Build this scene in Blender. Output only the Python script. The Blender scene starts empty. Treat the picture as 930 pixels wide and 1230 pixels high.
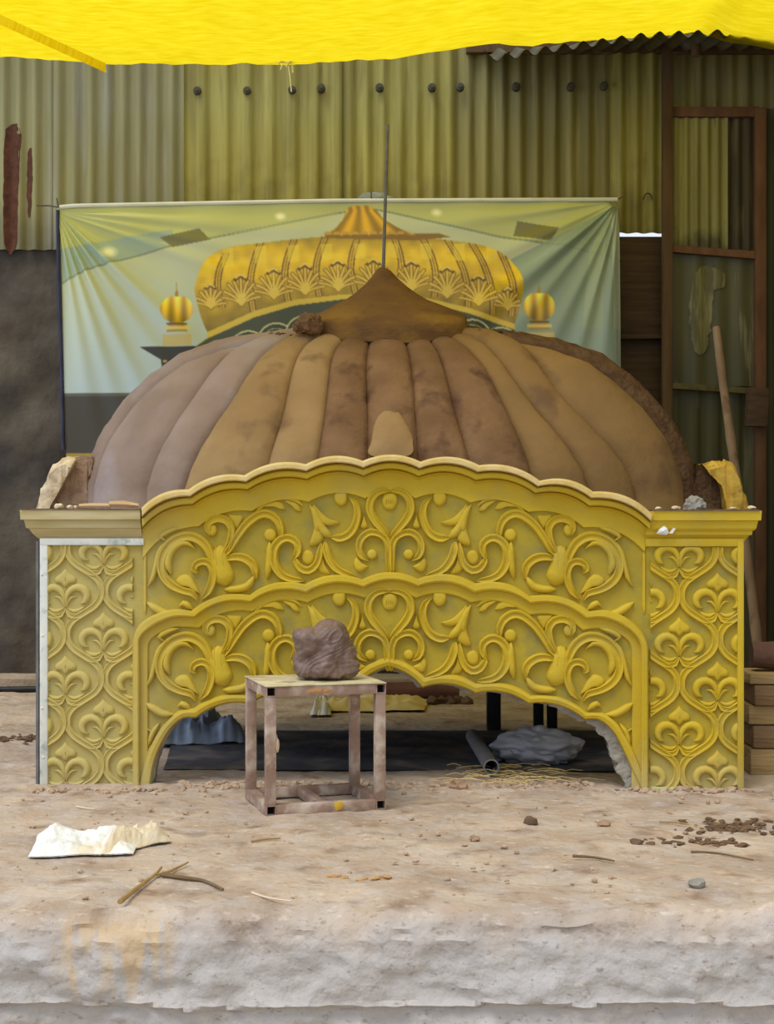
import bpy, bmesh, math, random
import numpy as np
from mathutils import Vector, noise, Matrix

random.seed(7)
SC = bpy.context.scene
COL = SC.collection
F = 1800.0; CX = 465.0; HY = 635.0; CH = 1.06; CD = 6.15     # camera: focal px, principal column, horizon row, height, distance

def W(px, py, Z):                      # a point of the place seen at (px,py) and standing Z metres away
    return Vector(((px-CX)/F*Z, Z-CD, CH+(HY-py)/F*Z))
def GZ(py): return CH*F/(py-HY)        # distance of the ground seen on row py
def G(px, py): return W(px, py, GZ(py))

# ------------------------------------------------------------------ materials
def lin(c):
    r = []
    for v in c:
        v /= 255.0
        r.append(v/12.92 if v <= .04045 else ((v+.055)/1.055)**2.4)
    return (r[0], r[1], r[2], 1.0)
def mat(name, c1, c2=None, scale=6, rough=.85, bump=.0, bscale=30, metallic=0.0, stretch=(1,1,1), c3=None, s3=2.0, lo=.35, hi=.65, lo3=.55, hi3=.7, detail=6, spec=.3):
    m = bpy.data.materials.new(name); m.use_nodes = True
    nt = m.node_tree; b = nt.nodes['Principled BSDF']
    b.inputs['Roughness'].default_value = rough
    b.inputs['Metallic'].default_value = metallic
    b.inputs['Specular IOR Level'].default_value = spec
    tc = nt.nodes.new('ShaderNodeTexCoord')
    mp = nt.nodes.new('ShaderNodeMapping'); mp.inputs['Scale'].default_value = stretch
    nt.links.new(tc.outputs['Object'], mp.inputs['Vector'])
    col = None
    if c2 is None:
        b.inputs['Base Color'].default_value = lin(c1)
    else:
        n = nt.nodes.new('ShaderNodeTexNoise'); n.inputs['Scale'].default_value = scale; n.inputs['Detail'].default_value = detail
        nt.links.new(mp.outputs['Vector'], n.inputs['Vector'])
        r = nt.nodes.new('ShaderNodeValToRGB')
        r.color_ramp.elements[0].position = lo; r.color_ramp.elements[0].color = lin(c1)
        r.color_ramp.elements[1].position = hi; r.color_ramp.elements[1].color = lin(c2)
        nt.links.new(n.outputs['Fac'], r.inputs['Fac'])
        col = r.outputs['Color']
        if c3 is not None:
            n3 = nt.nodes.new('ShaderNodeTexNoise'); n3.inputs['Scale'].default_value = s3; n3.inputs['Detail'].default_value = 5
            nt.links.new(mp.outputs['Vector'], n3.inputs['Vector'])
            r3 = nt.nodes.new('ShaderNodeValToRGB')
            r3.color_ramp.elements[0].position = lo3; r3.color_ramp.elements[0].color = (0,0,0,1)
            r3.color_ramp.elements[1].position = hi3; r3.color_ramp.elements[1].color = (1,1,1,1)
            nt.links.new(n3.outputs['Fac'], r3.inputs['Fac'])
            mx = nt.nodes.new('ShaderNodeMix'); mx.data_type = 'RGBA'
            nt.links.new(r3.outputs['Color'], mx.inputs['Factor'])
            nt.links.new(col, mx.inputs['A']); mx.inputs['B'].default_value = lin(c3)
            col = mx.outputs['Result']
        nt.links.new(col, b.inputs['Base Color'])
    m['col'] = 0
    if bump:
        n2 = nt.nodes.new('ShaderNodeTexNoise'); n2.inputs['Scale'].default_value = bscale; n2.inputs['Detail'].default_value = 8
        nt.links.new(mp.outputs['Vector'], n2.inputs['Vector'])
        bp = nt.nodes.new('ShaderNodeBump'); bp.inputs['Strength'].default_value = bump; bp.inputs['Distance'].default_value = .02
        nt.links.new(n2.outputs['Fac'], bp.inputs['Height']); nt.links.new(bp.outputs['Normal'], b.inputs['Normal'])
    return m
def overlay(m, color, axis, a, b, noise_scale=5, amt=.25, strength=1.0):
    """second coat (dust, wear, darker tone) over a material: fades in between a and b along an object-space axis, edge broken by noise"""
    nt = m.node_tree; bs = nt.nodes['Principled BSDF']
    src = bs.inputs['Base Color'].links[0].from_socket if bs.inputs['Base Color'].links else None
    tc = nt.nodes.new('ShaderNodeTexCoord'); sp = nt.nodes.new('ShaderNodeSeparateXYZ')
    nt.links.new(tc.outputs['Object'], sp.inputs[0])
    n = nt.nodes.new('ShaderNodeTexNoise'); n.inputs['Scale'].default_value = noise_scale; n.inputs['Detail'].default_value = 6
    nt.links.new(tc.outputs['Object'], n.inputs['Vector'])
    mr = nt.nodes.new('ShaderNodeMapRange'); mr.inputs['From Min'].default_value = a; mr.inputs['From Max'].default_value = b
    ad = nt.nodes.new('ShaderNodeMath'); ad.operation = 'MULTIPLY_ADD'; ad.inputs[1].default_value = amt; 
    nt.links.new(n.outputs['Fac'], ad.inputs[0]); nt.links.new(sp.outputs['XYZ'.index(axis)], ad.inputs[2])
    sb = nt.nodes.new('ShaderNodeMath'); sb.operation = 'SUBTRACT'; sb.inputs[1].default_value = amt*.5
    nt.links.new(ad.outputs[0], sb.inputs[0]); nt.links.new(sb.outputs[0], mr.inputs['Value'])
    ml = nt.nodes.new('ShaderNodeMath'); ml.operation = 'MULTIPLY'; ml.inputs[1].default_value = strength
    nt.links.new(mr.outputs['Result'], ml.inputs[0])
    mx = nt.nodes.new('ShaderNodeMix'); mx.data_type = 'RGBA'
    nt.links.new(ml.outputs[0], mx.inputs['Factor'])
    if src: nt.links.new(src, mx.inputs['A'])
    else: mx.inputs['A'].default_value = bs.inputs['Base Color'].default_value
    mx.inputs['B'].default_value = lin(color)
    nt.links.new(mx.outputs['Result'], bs.inputs['Base Color'])
    return m

def speckle(m, color, scale, lo, hi, strength=.6, stretch=(1,1,1)):
    nt = m.node_tree; bs = nt.nodes['Principled BSDF']; src = bs.inputs['Base Color'].links[0].from_socket
    tc = nt.nodes.new('ShaderNodeTexCoord'); mp = nt.nodes.new('ShaderNodeMapping'); mp.inputs['Scale'].default_value = stretch
    nt.links.new(tc.outputs['Object'], mp.inputs[0])
    n = nt.nodes.new('ShaderNodeTexNoise'); n.inputs['Scale'].default_value = scale; n.inputs['Detail'].default_value = 5; n.inputs['Roughness'].default_value = .65
    nt.links.new(mp.outputs[0], n.inputs['Vector'])
    mr = nt.nodes.new('ShaderNodeMapRange'); mr.inputs['From Min'].default_value = lo; mr.inputs['From Max'].default_value = hi; mr.inputs['To Max'].default_value = strength
    nt.links.new(n.outputs['Fac'], mr.inputs['Value'])
    mx = nt.nodes.new('ShaderNodeMix'); mx.data_type = 'RGBA'; nt.links.new(mr.outputs[0], mx.inputs['Factor']); nt.links.new(src, mx.inputs['A']); mx.inputs['B'].default_value = lin(color)
    nt.links.new(mx.outputs['Result'], bs.inputs['Base Color']); return m
def stain_box(m, color, x0, x1, z0, z1, scale, lo, hi, strength, stretch):
    """a run-down stain of its own shape inside x0..x1, fading from z1 (top) to z0"""
    nt = m.node_tree; bs = nt.nodes['Principled BSDF']; src = bs.inputs['Base Color'].links[0].from_socket
    tc = nt.nodes.new('ShaderNodeTexCoord'); sp = nt.nodes.new('ShaderNodeSeparateXYZ'); nt.links.new(tc.outputs['Object'], sp.inputs[0])
    mp = nt.nodes.new('ShaderNodeMapping'); mp.inputs['Scale'].default_value = stretch; nt.links.new(tc.outputs['Object'], mp.inputs[0])
    n = nt.nodes.new('ShaderNodeTexNoise'); n.inputs['Scale'].default_value = scale; n.inputs['Detail'].default_value = 4; nt.links.new(mp.outputs[0], n.inputs['Vector'])
    def rng(sock, a, b, t0=0.0, t1=1.0):
        r = nt.nodes.new('ShaderNodeMapRange'); r.inputs['From Min'].default_value = a; r.inputs['From Max'].default_value = b
        r.inputs['To Min'].default_value = t0; r.inputs['To Max'].default_value = t1; nt.links.new(sock, r.inputs['Value']); return r.outputs[0]
    def mul(a, b):
        q = nt.nodes.new('ShaderNodeMath'); q.operation = 'MULTIPLY'; nt.links.new(a, q.inputs[0])
        if hasattr(b, 'node'): nt.links.new(b, q.inputs[1])
        else: q.inputs[1].default_value = b
        return q.outputs[0]
    ad = nt.nodes.new('ShaderNodeMath'); ad.operation = 'ADD'; nt.links.new(n.outputs['Fac'], ad.inputs[0]); nt.links.new(rng(sp.outputs[2], z0, z1, -.16, .14), ad.inputs[1])
    f = rng(ad.outputs[0], lo, hi)
    f = mul(f, rng(sp.outputs[0], x0-.03, x0+.03)); f = mul(f, rng(sp.outputs[0], x1+.03, x1-.03)); f = mul(f, rng(sp.outputs[2], z1+.05, z1)); f = mul(f, strength)
    mx = nt.nodes.new('ShaderNodeMix'); mx.data_type = 'RGBA'; nt.links.new(f, mx.inputs['Factor']); nt.links.new(src, mx.inputs['A']); mx.inputs['B'].default_value = lin(color)
    nt.links.new(mx.outputs['Result'], bs.inputs['Base Color']); return m

# ------------------------------------------------------------------ object helpers
def obj(name, bm, m, parent=None, smooth=True, angle=40):
    me = bpy.data.meshes.new(name)
    bmesh.ops.recalc_face_normals(bm, faces=bm.faces[:])
    if smooth:
        for f in bm.faces: f.smooth = True
        ca = math.cos(math.radians(angle))
        for e in bm.edges:
            if len(e.link_faces) == 2:
                if e.link_faces[0].normal.dot(e.link_faces[1].normal) < ca: e.smooth = False
    bm.to_mesh(me); bm.free()
    o = bpy.data.objects.new(name, me); COL.objects.link(o)
    for mm in (m if isinstance(m, (list, tuple)) else [m]): me.materials.append(mm)
    if parent: o.parent = parent
    return o
def thing(name, label, cat, loc=(0,0,0), rotz=0, group=None):
    o = bpy.data.objects.new(name, None); COL.objects.link(o); o.empty_display_size = .1
    o.location = loc; o.rotation_euler = (0,0,rotz); o['label'] = label; o['category'] = cat
    if group: o['group'] = group
    return o
def tag(o, label, cat, group=None, kind=None):
    if label: o['label'] = label
    if cat: o['category'] = cat
    if group: o['group'] = group
    if kind: o['kind'] = kind
    return o
def struct(name, bm, m, parent=None, **k):
    o = obj(name, bm, m, parent, **k)
    if not parent: o['kind'] = 'structure'
    return o
def add_box(bm, lo, hi, mtx=None, bev=0):
    vs = [bm.verts.new(Vector((x,y,z))) for x in (lo[0],hi[0]) for y in (lo[1],hi[1]) for z in (lo[2],hi[2])]
    fs = [bm.faces.new([vs[i] for i in q]) for q in ((0,1,3,2),(4,6,7,5),(0,4,5,1),(2,3,7,6),(0,2,6,4),(1,5,7,3))]
    if bev:
        es = list({e for f in fs for e in f.edges})
        r = bmesh.ops.bevel(bm, geom=es, offset=bev, segments=2, profile=.5, affect='EDGES')
        vs = [v for v in set(v for f in r['faces'] for v in f.verts)] + [v for v in vs if v.is_valid]
        vs = list(set(vs))
        seen = set(vs); st = list(vs)
        while st:
            v = st.pop()
            for e in v.link_edges:
                w = e.other_vert(v)
                if w not in seen: seen.add(w); st.append(w)
        vs = list(seen)
    if mtx:
        for v in vs: v.co = mtx @ v.co
    return vs
def frame_of(d):
    d = d.normalized(); up = Vector((0,0,1)) if abs(d.z) < .9 else Vector((1,0,0))
    a = d.cross(up).normalized(); return a, d.cross(a).normalized()
def add_tube(bm, pts, r, n=10, caps=True):
    pts = [Vector(p) for p in pts]; rings = []
    for i, p in enumerate(pts):
        d = (pts[min(i+1,len(pts)-1)]-pts[max(i-1,0)])
        a, b = frame_of(d); rr = r[i] if isinstance(r, (list,tuple)) else r
        if i and a.dot(pa) < 0 and abs(a.dot(pa)) > .5: a, b = -a, -b
        pa = a
        rings.append([bm.verts.new(p + a*rr*math.cos(2*math.pi*k/n) + b*rr*math.sin(2*math.pi*k/n)) for k in range(n)])
    for i in range(len(rings)-1):
        for k in range(n):
            bm.faces.new((rings[i][k], rings[i][(k+1)%n], rings[i+1][(k+1)%n], rings[i+1][k]))
    if caps:
        bm.faces.new(rings[0][::-1]); bm.faces.new(rings[-1])
    return rings
def add_hollow(bm, p0, p1, r, t, n=16):
    p0 = Vector(p0); p1 = Vector(p1); a, b = frame_of(p1-p0)
    R = []
    for p, rr in ((p0,r),(p1,r),(p1,r-t),(p0,r-t)):
        R.append([bm.verts.new(p + a*rr*math.cos(2*math.pi*k/n)+b*rr*math.sin(2*math.pi*k/n)) for k in range(n)])
    for i in range(4):
        for k in range(n):
            j = (i+1)%4
            bm.faces.new((R[i][k],R[i][(k+1)%n],R[j][(k+1)%n],R[j][k]))
def add_grid(bm, rows):
    vs = [[bm.verts.new(p) for p in row] for row in rows]
    for i in range(len(vs)-1):
        for j in range(len(vs[0])-1):
            bm.faces.new((vs[i][j],vs[i][j+1],vs[i+1][j+1],vs[i+1][j]))
    return vs
def add_prism(bm, pts, d0, d1):
    """pts: (u,v) in the x-z plane; extruded between y=-d0 and y=-d1"""
    a = [bm.verts.new((u,-d0,v)) for u,v in pts]; b = [bm.verts.new((u,-d1,v)) for u,v in pts]
    n = len(pts)
    bm.faces.new(a); bm.faces.new(b[::-1])
    for i in range(n): bm.faces.new((a[i],a[(i+1)%n],b[(i+1)%n],b[i]))
def add_rock(bm, c, s, sub=2, amp=.25, fr=1.5, seed=0, flat=True, rot=0):
    c = Vector(c); r = bmesh.ops.create_icosphere(bm, subdivisions=sub, radius=1)
    off = Vector((seed*3.17, seed*1.71, seed*.37))
    cr, sr = math.cos(rot), math.sin(rot)
    for v in r['verts']:
        n = v.co.copy(); k = 1 + amp*noise.fractal(n*fr+off, .6, 2.0, 4)
        p = Vector((n.x*s[0]*k, n.y*s[1]*k, n.z*s[2]*k))
        p = Vector((p.x*cr-p.y*sr, p.x*sr+p.y*cr, p.z))
        if flat and p.z < -s[2]*.6: p.z = -s[2]*.6
        v.co = c+p
    return r['verts']
def catmull(pts, step=None, n=None, closed=False):
    P = [np.array(p, float) for p in pts]; out = []
    m = len(P)
    for i in range(m-1):
        p0 = P[max(i-1,0)]; p1 = P[i]; p2 = P[i+1]; p3 = P[min(i+2,m-1)]
        L = np.linalg.norm((p2-p1)[:2]); k = n or max(2, int(L/step))
        for j in range(k):
            t = j/k
            out.append(.5*((2*p1)+(-p0+p2)*t+(2*p0-5*p1+4*p2-p3)*t*t+(-p0+3*p1-3*p2+p3)*t**3))
    out.append(P[-1]); return out

# ------------------------------------------------------------------ camera
cam = bpy.data.cameras.new('camera'); co = bpy.data.objects.new('camera', cam); COL.objects.link(co)
co.location = (0,-CD,CH); co.rotation_euler = (math.pi/2,0,0)
cam.sensor_fit = 'VERTICAL'; cam.sensor_height = 24; cam.sensor_width = 24; cam.lens = 24*F/1230; cam.shift_y = (HY-615)/1230
cam.clip_end = 200
SC.camera = co

# ------------------------------------------------------------------ light
SC.view_settings.view_transform = 'Standard'; SC.view_settings.look = 'None'
SC.view_settings.gamma = 1; SC.view_settings.use_curve_mapping = False
SC.view_settings.exposure = 0.1
w = bpy.data.worlds.new('sky'); SC.world = w; w.use_nodes = True
nt = w.node_tree; bg = nt.nodes['Background']
tc = nt.nodes.new('ShaderNodeTexCoord'); sp = nt.nodes.new('ShaderNodeSeparateXYZ')
nt.links.new(tc.outputs['Generated'], sp.inputs[0])
rp = nt.nodes.new('ShaderNodeValToRGB')
rp.color_ramp.elements[0].position = 0.0; rp.color_ramp.elements[0].color = (.93,.96,1.0,1)
rp.color_ramp.elements[1].position = 1.0; rp.color_ramp.elements[1].color = (.72,.84,1.0,1)
nt.links.new(sp.outputs[2], rp.inputs['Fac'])
rx_ = nt.nodes.new('ShaderNodeValToRGB'); mr_ = nt.nodes.new('ShaderNodeMapRange'); mr_.inputs['From Min'].default_value = -1; mr_.inputs['From Max'].default_value = 1
rx_.color_ramp.elements[0].color = (1.0,1.12,1.38,1); rx_.color_ramp.elements[0].position = .1
rx_.color_ramp.elements[1].color = (.84,.80,.70,1); rx_.color_ramp.elements[1].position = .85
nt.links.new(sp.outputs[0], mr_.inputs['Value']); nt.links.new(mr_.outputs[0], rx_.inputs['Fac'])
mm_ = nt.nodes.new('ShaderNodeMix'); mm_.data_type = 'RGBA'; mm_.blend_type = 'MULTIPLY'; mm_.inputs['Factor'].default_value = 1
nt.links.new(rp.outputs['Color'], mm_.inputs['A']); nt.links.new(rx_.outputs['Color'], mm_.inputs['B'])
nt.links.new(mm_.outputs['Result'], bg.inputs['Color'])
bg.inputs['Strength'].default_value = 1.0
sun = bpy.data.lights.new('sun', 'SUN'); so = bpy.data.objects.new('sun', sun); COL.objects.link(so)
sun.energy = 1.75; sun.angle = math.radians(30); sun.color = (1.0,.965,.90)
so.location = (-6,-8,9)
so.rotation_euler = Vector((.30,.40,-.88)).to_track_quat('-Z','Y').to_euler()

# ------------------------------------------------------------------ floor / plinth
def fbm(x, y, s, o=0, octs=5): return noise.fractal(Vector((x*s+o, y*s-o*1.3, o*.7)), .75, 2.0, octs)
m_floor = mat('packed_earth', (164,140,117), (196,174,150), scale=3.2, rough=.95, bump=.7, bscale=22, c3=(138,110,86), s3=7, lo3=.55, hi3=.72, spec=.1)
overlay(m_floor, (188,182,176), 'Z', .02, -.12, noise_scale=8, amt=.20, strength=.92)
speckle(m_floor, (124,100,80), 26, .58, .70, .55, (1,1.6,1.6))
speckle(m_floor, (226,212,194), 17, .58, .72, .55, (1,1.6,1.6))
speckle(m_floor, (112,98,86), 60, .62, .70, .6, (.6,1.4,1))
stain_box(m_floor, (216,178,120), -.90, -.60, -.28, -.05, 9, .47, .62, .55, (4.2,1,.45))
bm = bmesh.new()
prof = []
y = 4.3
while y > -1.93: prof.append((y, 0.0)); y -= .035 if y > .6 else .022
for k in range(7):                                   # worn rounded lip
    a = math.pi/2*k/6
    prof.append((-1.95-.06*math.sin(a), -.06+.06*math.cos(a)))
z = -.075
while z > -.62: prof.append((-2.02, z)); z -= .012
rows = []
xs = np.linspace(-3.0, 3.0, 360)
for (yy, zz) in prof:
    row = []
    for x in xs:
        top = zz > -.03
        b1 = fbm(x, yy+zz, 1.3)*.010 + fbm(x, yy+zz, 7, 3)*.006
        edge = max(0, 1-abs(yy+1.97)/.25)
        if top:
            h = b1*(1+1.2*edge) - .02*edge*max(0, fbm(x, 0, 2.2, 9))
            near = max(0, 1-abs(yy+.05)/.22)
            h += near*.012*abs(fbm(x,yy,16,5))
            row.append(Vector((x, yy, zz+h)))
        else:
            k = min(1, (-zz)/.12)
            d = .05*fbm(x, zz*1.6, 2.4, 11)*k + .022*fbm(x, zz, 9, 13) + .008*fbm(x, zz, 26, 17)
            st = min(1, max(0, (-.245+.03*fbm(x, 0, 2.0, 31)-zz)/.02)); d += .03*math.sin(math.pi*st) - .035*st
            row.append(Vector((x, yy-d*.6, zz + b1*(1-k) - .02*(1-k)*max(0, fbm(x,0,2.2,9)))))
    rows.append(row)
add_grid(bm, rows)
floor = struct('floor', bm, m_floor)
# lower yard ground towards the camera
bm = bmesh.new(); add_grid(bm, [[Vector((x,y,-.6+.01*fbm(x,y,1.5))) for x in np.linspace(-14,14,40)] for y in np.linspace(-1.9,-16,30)])
struct('floor_yard', bm, mat('yard_earth', (165,150,132), (188,174,155), scale=2, rough=.95))

# ------------------------------------------------------------------ carved arch
AL = math.radians(2.2); CA, SA = math.cos(AL), math.sin(AL)
def FP(px, py, d=0.0):
    k = (px-CX)/F
    Z = (CD*CA-d)/(CA+k*SA)
    x = k*Z; y = Z-CD
    return (x*CA - y*SA, CH+(HY-py)/F*Z)
arch = thing('carved_arch', 'mustard yellow carved scalloped arch panel with scroll relief, standing before the brown dome', 'carved panel', (0,0,0), -AL)
m_bg = mat('arch_ground_paint', (160,140,46), (176,152,42), scale=5, rough=.75, bump=.2, bscale=25, c3=(140,130,66), s3=9, lo3=.5, hi3=.72)
m_yel = mat('arch_relief_paint', (190,159,32), (199,169,40), scale=5, rough=.65, bump=.16, bscale=30, c3=(178,156,66), s3=6, lo3=.52, hi3=.75)
m_dusty = mat('dusty_rim', (204,178,120), (190,160,76), scale=14, rough=.85, bump=.25, bscale=40, lo=.42, hi=.72)
m_pale = mat('pale_cornice_paint', (176,158,104), (196,180,134), scale=8, rough=.75, bump=.1, bscale=30, stretch=(.4,1,3))
m_conc = mat('raw_cement', (128,122,108), (160,154,140), scale=12, rough=.95, bump=.8, bscale=35)
m_strip = mat('whitewashed_strip', (206,208,196), (224,222,208), scale=10, rough=.8, bump=.15, c3=(170,178,170), s3=22)
for mm in (m_bg, m_yel):
    overlay(mm, (190,176,120), 'Z', .16, -.02, noise_scale=7, amt=.14, strength=.75)
    overlay(mm, (188,174,112), 'X', -.75, -1.2, noise_scale=4, amt=.5, strength=.7)

def arc(p, q, b, n=10):                # convex arc from p to q, risen by b px
    p = np.array(p, float); q = np.array(q, float); out = []
    c = q-p; L = np.linalg.norm(c); nrm = np.array((c[1], -c[0]))/L
    if nrm[1] > 0: nrm = -nrm
    for i in range(n):
        t = i/n; out.append(tuple(p+c*t+nrm*b*4*t*(1-t)))
    return out
def scallop(cusps, bulge):
    out = []
    for i in range(len(cusps)-1):
        b = bulge[i] if isinstance(bulge, (list,tuple)) else bulge
        out += arc(cusps[i], cusps[i+1], b)
    return out+[tuple(cusps[-1])]
def resample(c, n):
    c = np.array(c, float); d = np.r_[0, np.cumsum(np.linalg.norm(np.diff(c, axis=0), axis=1))]
    t = np.linspace(0, d[-1], n); return [(np.interp(v, d, c[:,0]), np.interp(v, d, c[:,1])) for v in t]

# outlines traced on the panel
rim_out = scallop([(170,610),(226.5,588),(294,570.8),(367.5,557.5),(436,553.5),(505.5,554.5),(576,558.8),(648.7,577.4),(712.6,590.5),(784,618)], [7,7.5,8,8,8,8,8,8,8,9])
rim_in  = scallop([(177,658),(239,633.5),(303,615),(371,604),(439,600),(498.7,600),(565,605),(634.5,616),(701,634.8),(768,659)], [9,7,7.5,8.5,10,8.5,8.5,8,8,9])
mid_cu = [(230,733.5),(300,714.5),(366.6,701.5),(435,695.8),(502,695),(571,700.3),(636.5,715.8),(708.5,734)]
mid_cl = [(234,742.2),(300.5,724),(367.7,713),(437,706.5),(502,705.5),(570,713),(638,725.8),(704,743.8)]
mid_ci = [(239.5,754),(303.5,734.5),(369.6,724),(438.5,718.5),(499.7,718.5),(565.5,723.8),(636,738.5),(700,757)]
mid_u = [(159,y) for y in range(950,775,-12)]+catmull([(159.5,770),(163,757.5),(172,746),(190.6,735.8),(211,731.5),(230,733.5)], n=5)[:-1]+scallop(mid_cu, 8.5)[:-1]+catmull([(708.5,734),(727,732.5),(746,738),(762,748.5),(774,762),(779.5,776)], n=5)[:-1]+[(779.5,y) for y in range(778,952,12)]+[(779.5,950)]
mid_l = [(167.5,y) for y in range(950,775,-12)]+catmull([(167.5,769),(170,764),(177,757.5),(191.5,748.5),(211,741.5),(234,742.2)], n=5)[:-1]+scallop(mid_cl, 8.8)[:-1]+catmull([(704,743.8),(723,742.5),(741,748),(756,757),(766,767),(770.5,778)], n=5)[:-1]+[(770.5,y) for y in range(780,952,12)]+[(770.5,950)]
mid_i = [(177.5,y) for y in range(950,780,-12)]+catmull([(177.5,775),(179,771),(183,766),(192,760),(211,753),(239.5,754)], n=5)[:-1]+scallop(mid_ci, 8.5)[:-1]+catmull([(700,757),(717,754.5),(733,757),(747,763.5),(756,771),(759.5,781)], n=5)[:-1]+[(759.5,y) for y in range(783,952,12)]+[(759.5,950)]
op_c = [(235,862.6),(300.4,845),(365,833.5),(428,826),(467,801),(507.4,826),(571.3,833.2),(635,845.3),(703,864.6)]
op_b = [7.5,7.5,7.5,4,4,7.5,7.5,8]
op_e = [(170,962)]+catmull([(181,945),(184,921.6),(190.6,901),(201,881),(211,869),(222,862),(235,862.6)], n=4)[:-1]+scallop(op_c, op_b)[:-1]+catmull([(703,864.6),(717,864),(729,871),(740,884),(750,904),(759,924),(769,945)], n=4)+[(776,962)]
op_cu = [(233,851.2),(299.6,835.5),(366,821.5),(424,813.5),(467.5,790),(511,814),(571.5,821),(638,835.5),(705,856)]
op_u = [(156,962)]+catmull([(168,935),(175,910),(182,893),(191,878),(204,862.6),(218,852.5),(233,851.2)], n=4)[:-1]+scallop(op_cu, op_b)[:-1]+catmull([(705,856),(725,856.5),(741,868),(753,886),(763,905),(772,928),(781,948)], n=4)+[(790,962)]

def rows_strip(curves_rows, n, name, m, closed_back=None, **k):
    """curves_rows: list of (curve_px, depth)"""
    bm = bmesh.new(); rows = []
    for c, d in curves_rows:
        rows.append([Vector((FP(x,y,max(d,0))[0], -d, FP(x,y,max(d,0))[1])) for x, y in c])
    add_grid(bm, rows)
    return obj(name, bm, m, arch, angle=28)
def lerpc(a, b, t): return [((1-t)*p[0]+t*q[0], (1-t)*p[1]+t*q[1]) for p, q in zip(a, b)]

# main board (with the arched opening), extruded
BACK = -.10
top = [(48,648)]+[(170,650)]+[(p[0],p[1]+3) for p in rim_out]+[(893,650)]
outl = [(48,948)]+top+[(893,952)]+[(776,952)]+[p for p in reversed(op_e) if p[1] < 950]+[(172,950)]
bm = bmesh.new(); add_prism(bm, [FP(*p) for p in outl], BACK, 0.0)
bmesh.ops.triangulate(bm, faces=[f for f in bm.faces if len(f.verts) > 4])
for v in bm.verts: v.co.z = max(v.co.z, -.012)
obj('panel_board', bm, m_bg, arch, smooth=False)
# rough cement edge inside the opening
bm = bmesh.new()
jag = []
for i, (x, y) in enumerate(resample(op_e, 150)):
    t = (x-467)/300.0
    a = 2.5 if t < 0 else 5+13*min(1, max(0, t))**1.3
    a *= .75+.7*abs(noise.noise(Vector((x*.07, y*.07, 3)))) + .35*noise.noise(Vector((x*.25,y*.25,1)))
    cxx, cyy = 467, 940
    dx, dy = cxx-x, cyy-y
    if y < 900 and abs(dx) < 240: vx, vy = dx*.12, 1.0
    else: vx, vy = np.sign(dx), .25
    L = math.hypot(vx, vy); jag.append((x+vx/L*a, y+vy/L*a))
ou = lerpc(resample(op_e,150), resample(op_u,150), .8)
R_ = []
for c, d in ((ou,-.004),(jag,-.014),(jag,-.07),(lerpc(jag,ou,.3),BACK+.004),(ou,BACK-.012)):
    R_.append([Vector((FP(x,y)[0]+.004*noise.noise(Vector((x*.4,d*60,y*.4))), -d+.004*noise.noise(Vector((x*.3,y*.3,d*50+9))), max(-.01,FP(x,y)[1]))) for x, y in c])
add_grid(bm, R_)
bmesh.ops.triangulate(bm, faces=bm.faces[:])
tag(obj('cement_backing', bm, m_conc, arch, smooth=False), 'rough grey cement edge inside the opening', None)

N = 240
ro, ri = resample(rim_out, N), resample(rim_in, N)
# keep cusps aligned: sample per segment instead
def seg_resample(cusps, bulge, per=24):
    out = []
    for i in range(len(cusps)-1):
        b = bulge[i] if isinstance(bulge, (list,tuple)) else bulge
        out += arc(cusps[i], cusps[i+1], b, per)
    return out+[tuple(cusps[-1])]
ro = seg_resample([(170,610),(226.5,588),(294,570.8),(367.5,557.5),(436,553.5),(505.5,554.5),(576,558.8),(648.7,577.4),(712.6,590.5),(784,618)], [7,7.5,8,8,8,8,8,8,9])
ri = seg_resample([(172,672),(239,633.5),(303,615),(371,604),(439,600),(498.7,600),(565,605),(634.5,616),(701,634.8),(774,664)], [10,7,7.5,8.5,10,8.5,8.5,8,10])
T = lambda t: lerpc(ro, ri, t)
rows_strip([(ro,BACK-.02),(ro,.070),(T(.02),.086),(T(.06),.094),(T(.15),.096),(T(.18),.090),(T(.19),.048)], 0, 'rim_cap', m_dusty)
rows_strip([(T(.17),.04),(T(.19),.048),(T(.215),.060),(T(.25),.066),(T(.36),.066),(T(.385),.060),(T(.395),.026)], 0, 'rim_moulding', m_yel)
rows_strip([(T(.37),.015),(T(.395),.028),(T(.43),.034),(T(.50),.018),(T(.62),.010),(T(.78),.009),(T(.965),.0135),(T(1.0),.0)], 0, 'rim_cove', m_yel)

def matched(a_parts, n): return a_parts
# scalloped bands: match by arclength between landmark breaks
def piecewise(c, marks, ns):
    c = np.array(c, float); idx = [int(np.argmin(np.hypot(c[:,0]-mx, c[:,1]-my))) for mx, my in marks]
    idx = [0]+idx+[len(c)-1]; out = []
    for k in range(len(idx)-1):
        out += resample(c[idx[k]:idx[k+1]+1], ns)[:-1]
    return out+[tuple(c[-1])]
mu = piecewise(mid_u, [(159.5,770)]+mid_cu+[(779.5,776)], 18)
ml = piecewise(mid_l, [(167.5,769)]+mid_cl+[(770.5,778)], 18)
mi = piecewise(mid_i, [(177.5,775)]+mid_ci+[(759.5,781)], 18)
Lc = lambda t: lerpc(mu, ml, t)
rows_strip([(mu,-.002),(Lc(.04),.024),(Lc(.2),.036),(Lc(.75),.038),(Lc(.95),.033),(ml,.012),(lerpc(ml,mi,.45),.010),(lerpc(ml,mi,.9),.0115),(mi,.009),(lerpc(ml,mi,1.08),-.002)], 0, 'scalloped_band', m_yel)
ou = piecewise(op_u, op_cu, 18); oe = piecewise(op_e, op_c, 18)
Lo = lambda t: lerpc(ou, oe, t)
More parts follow.
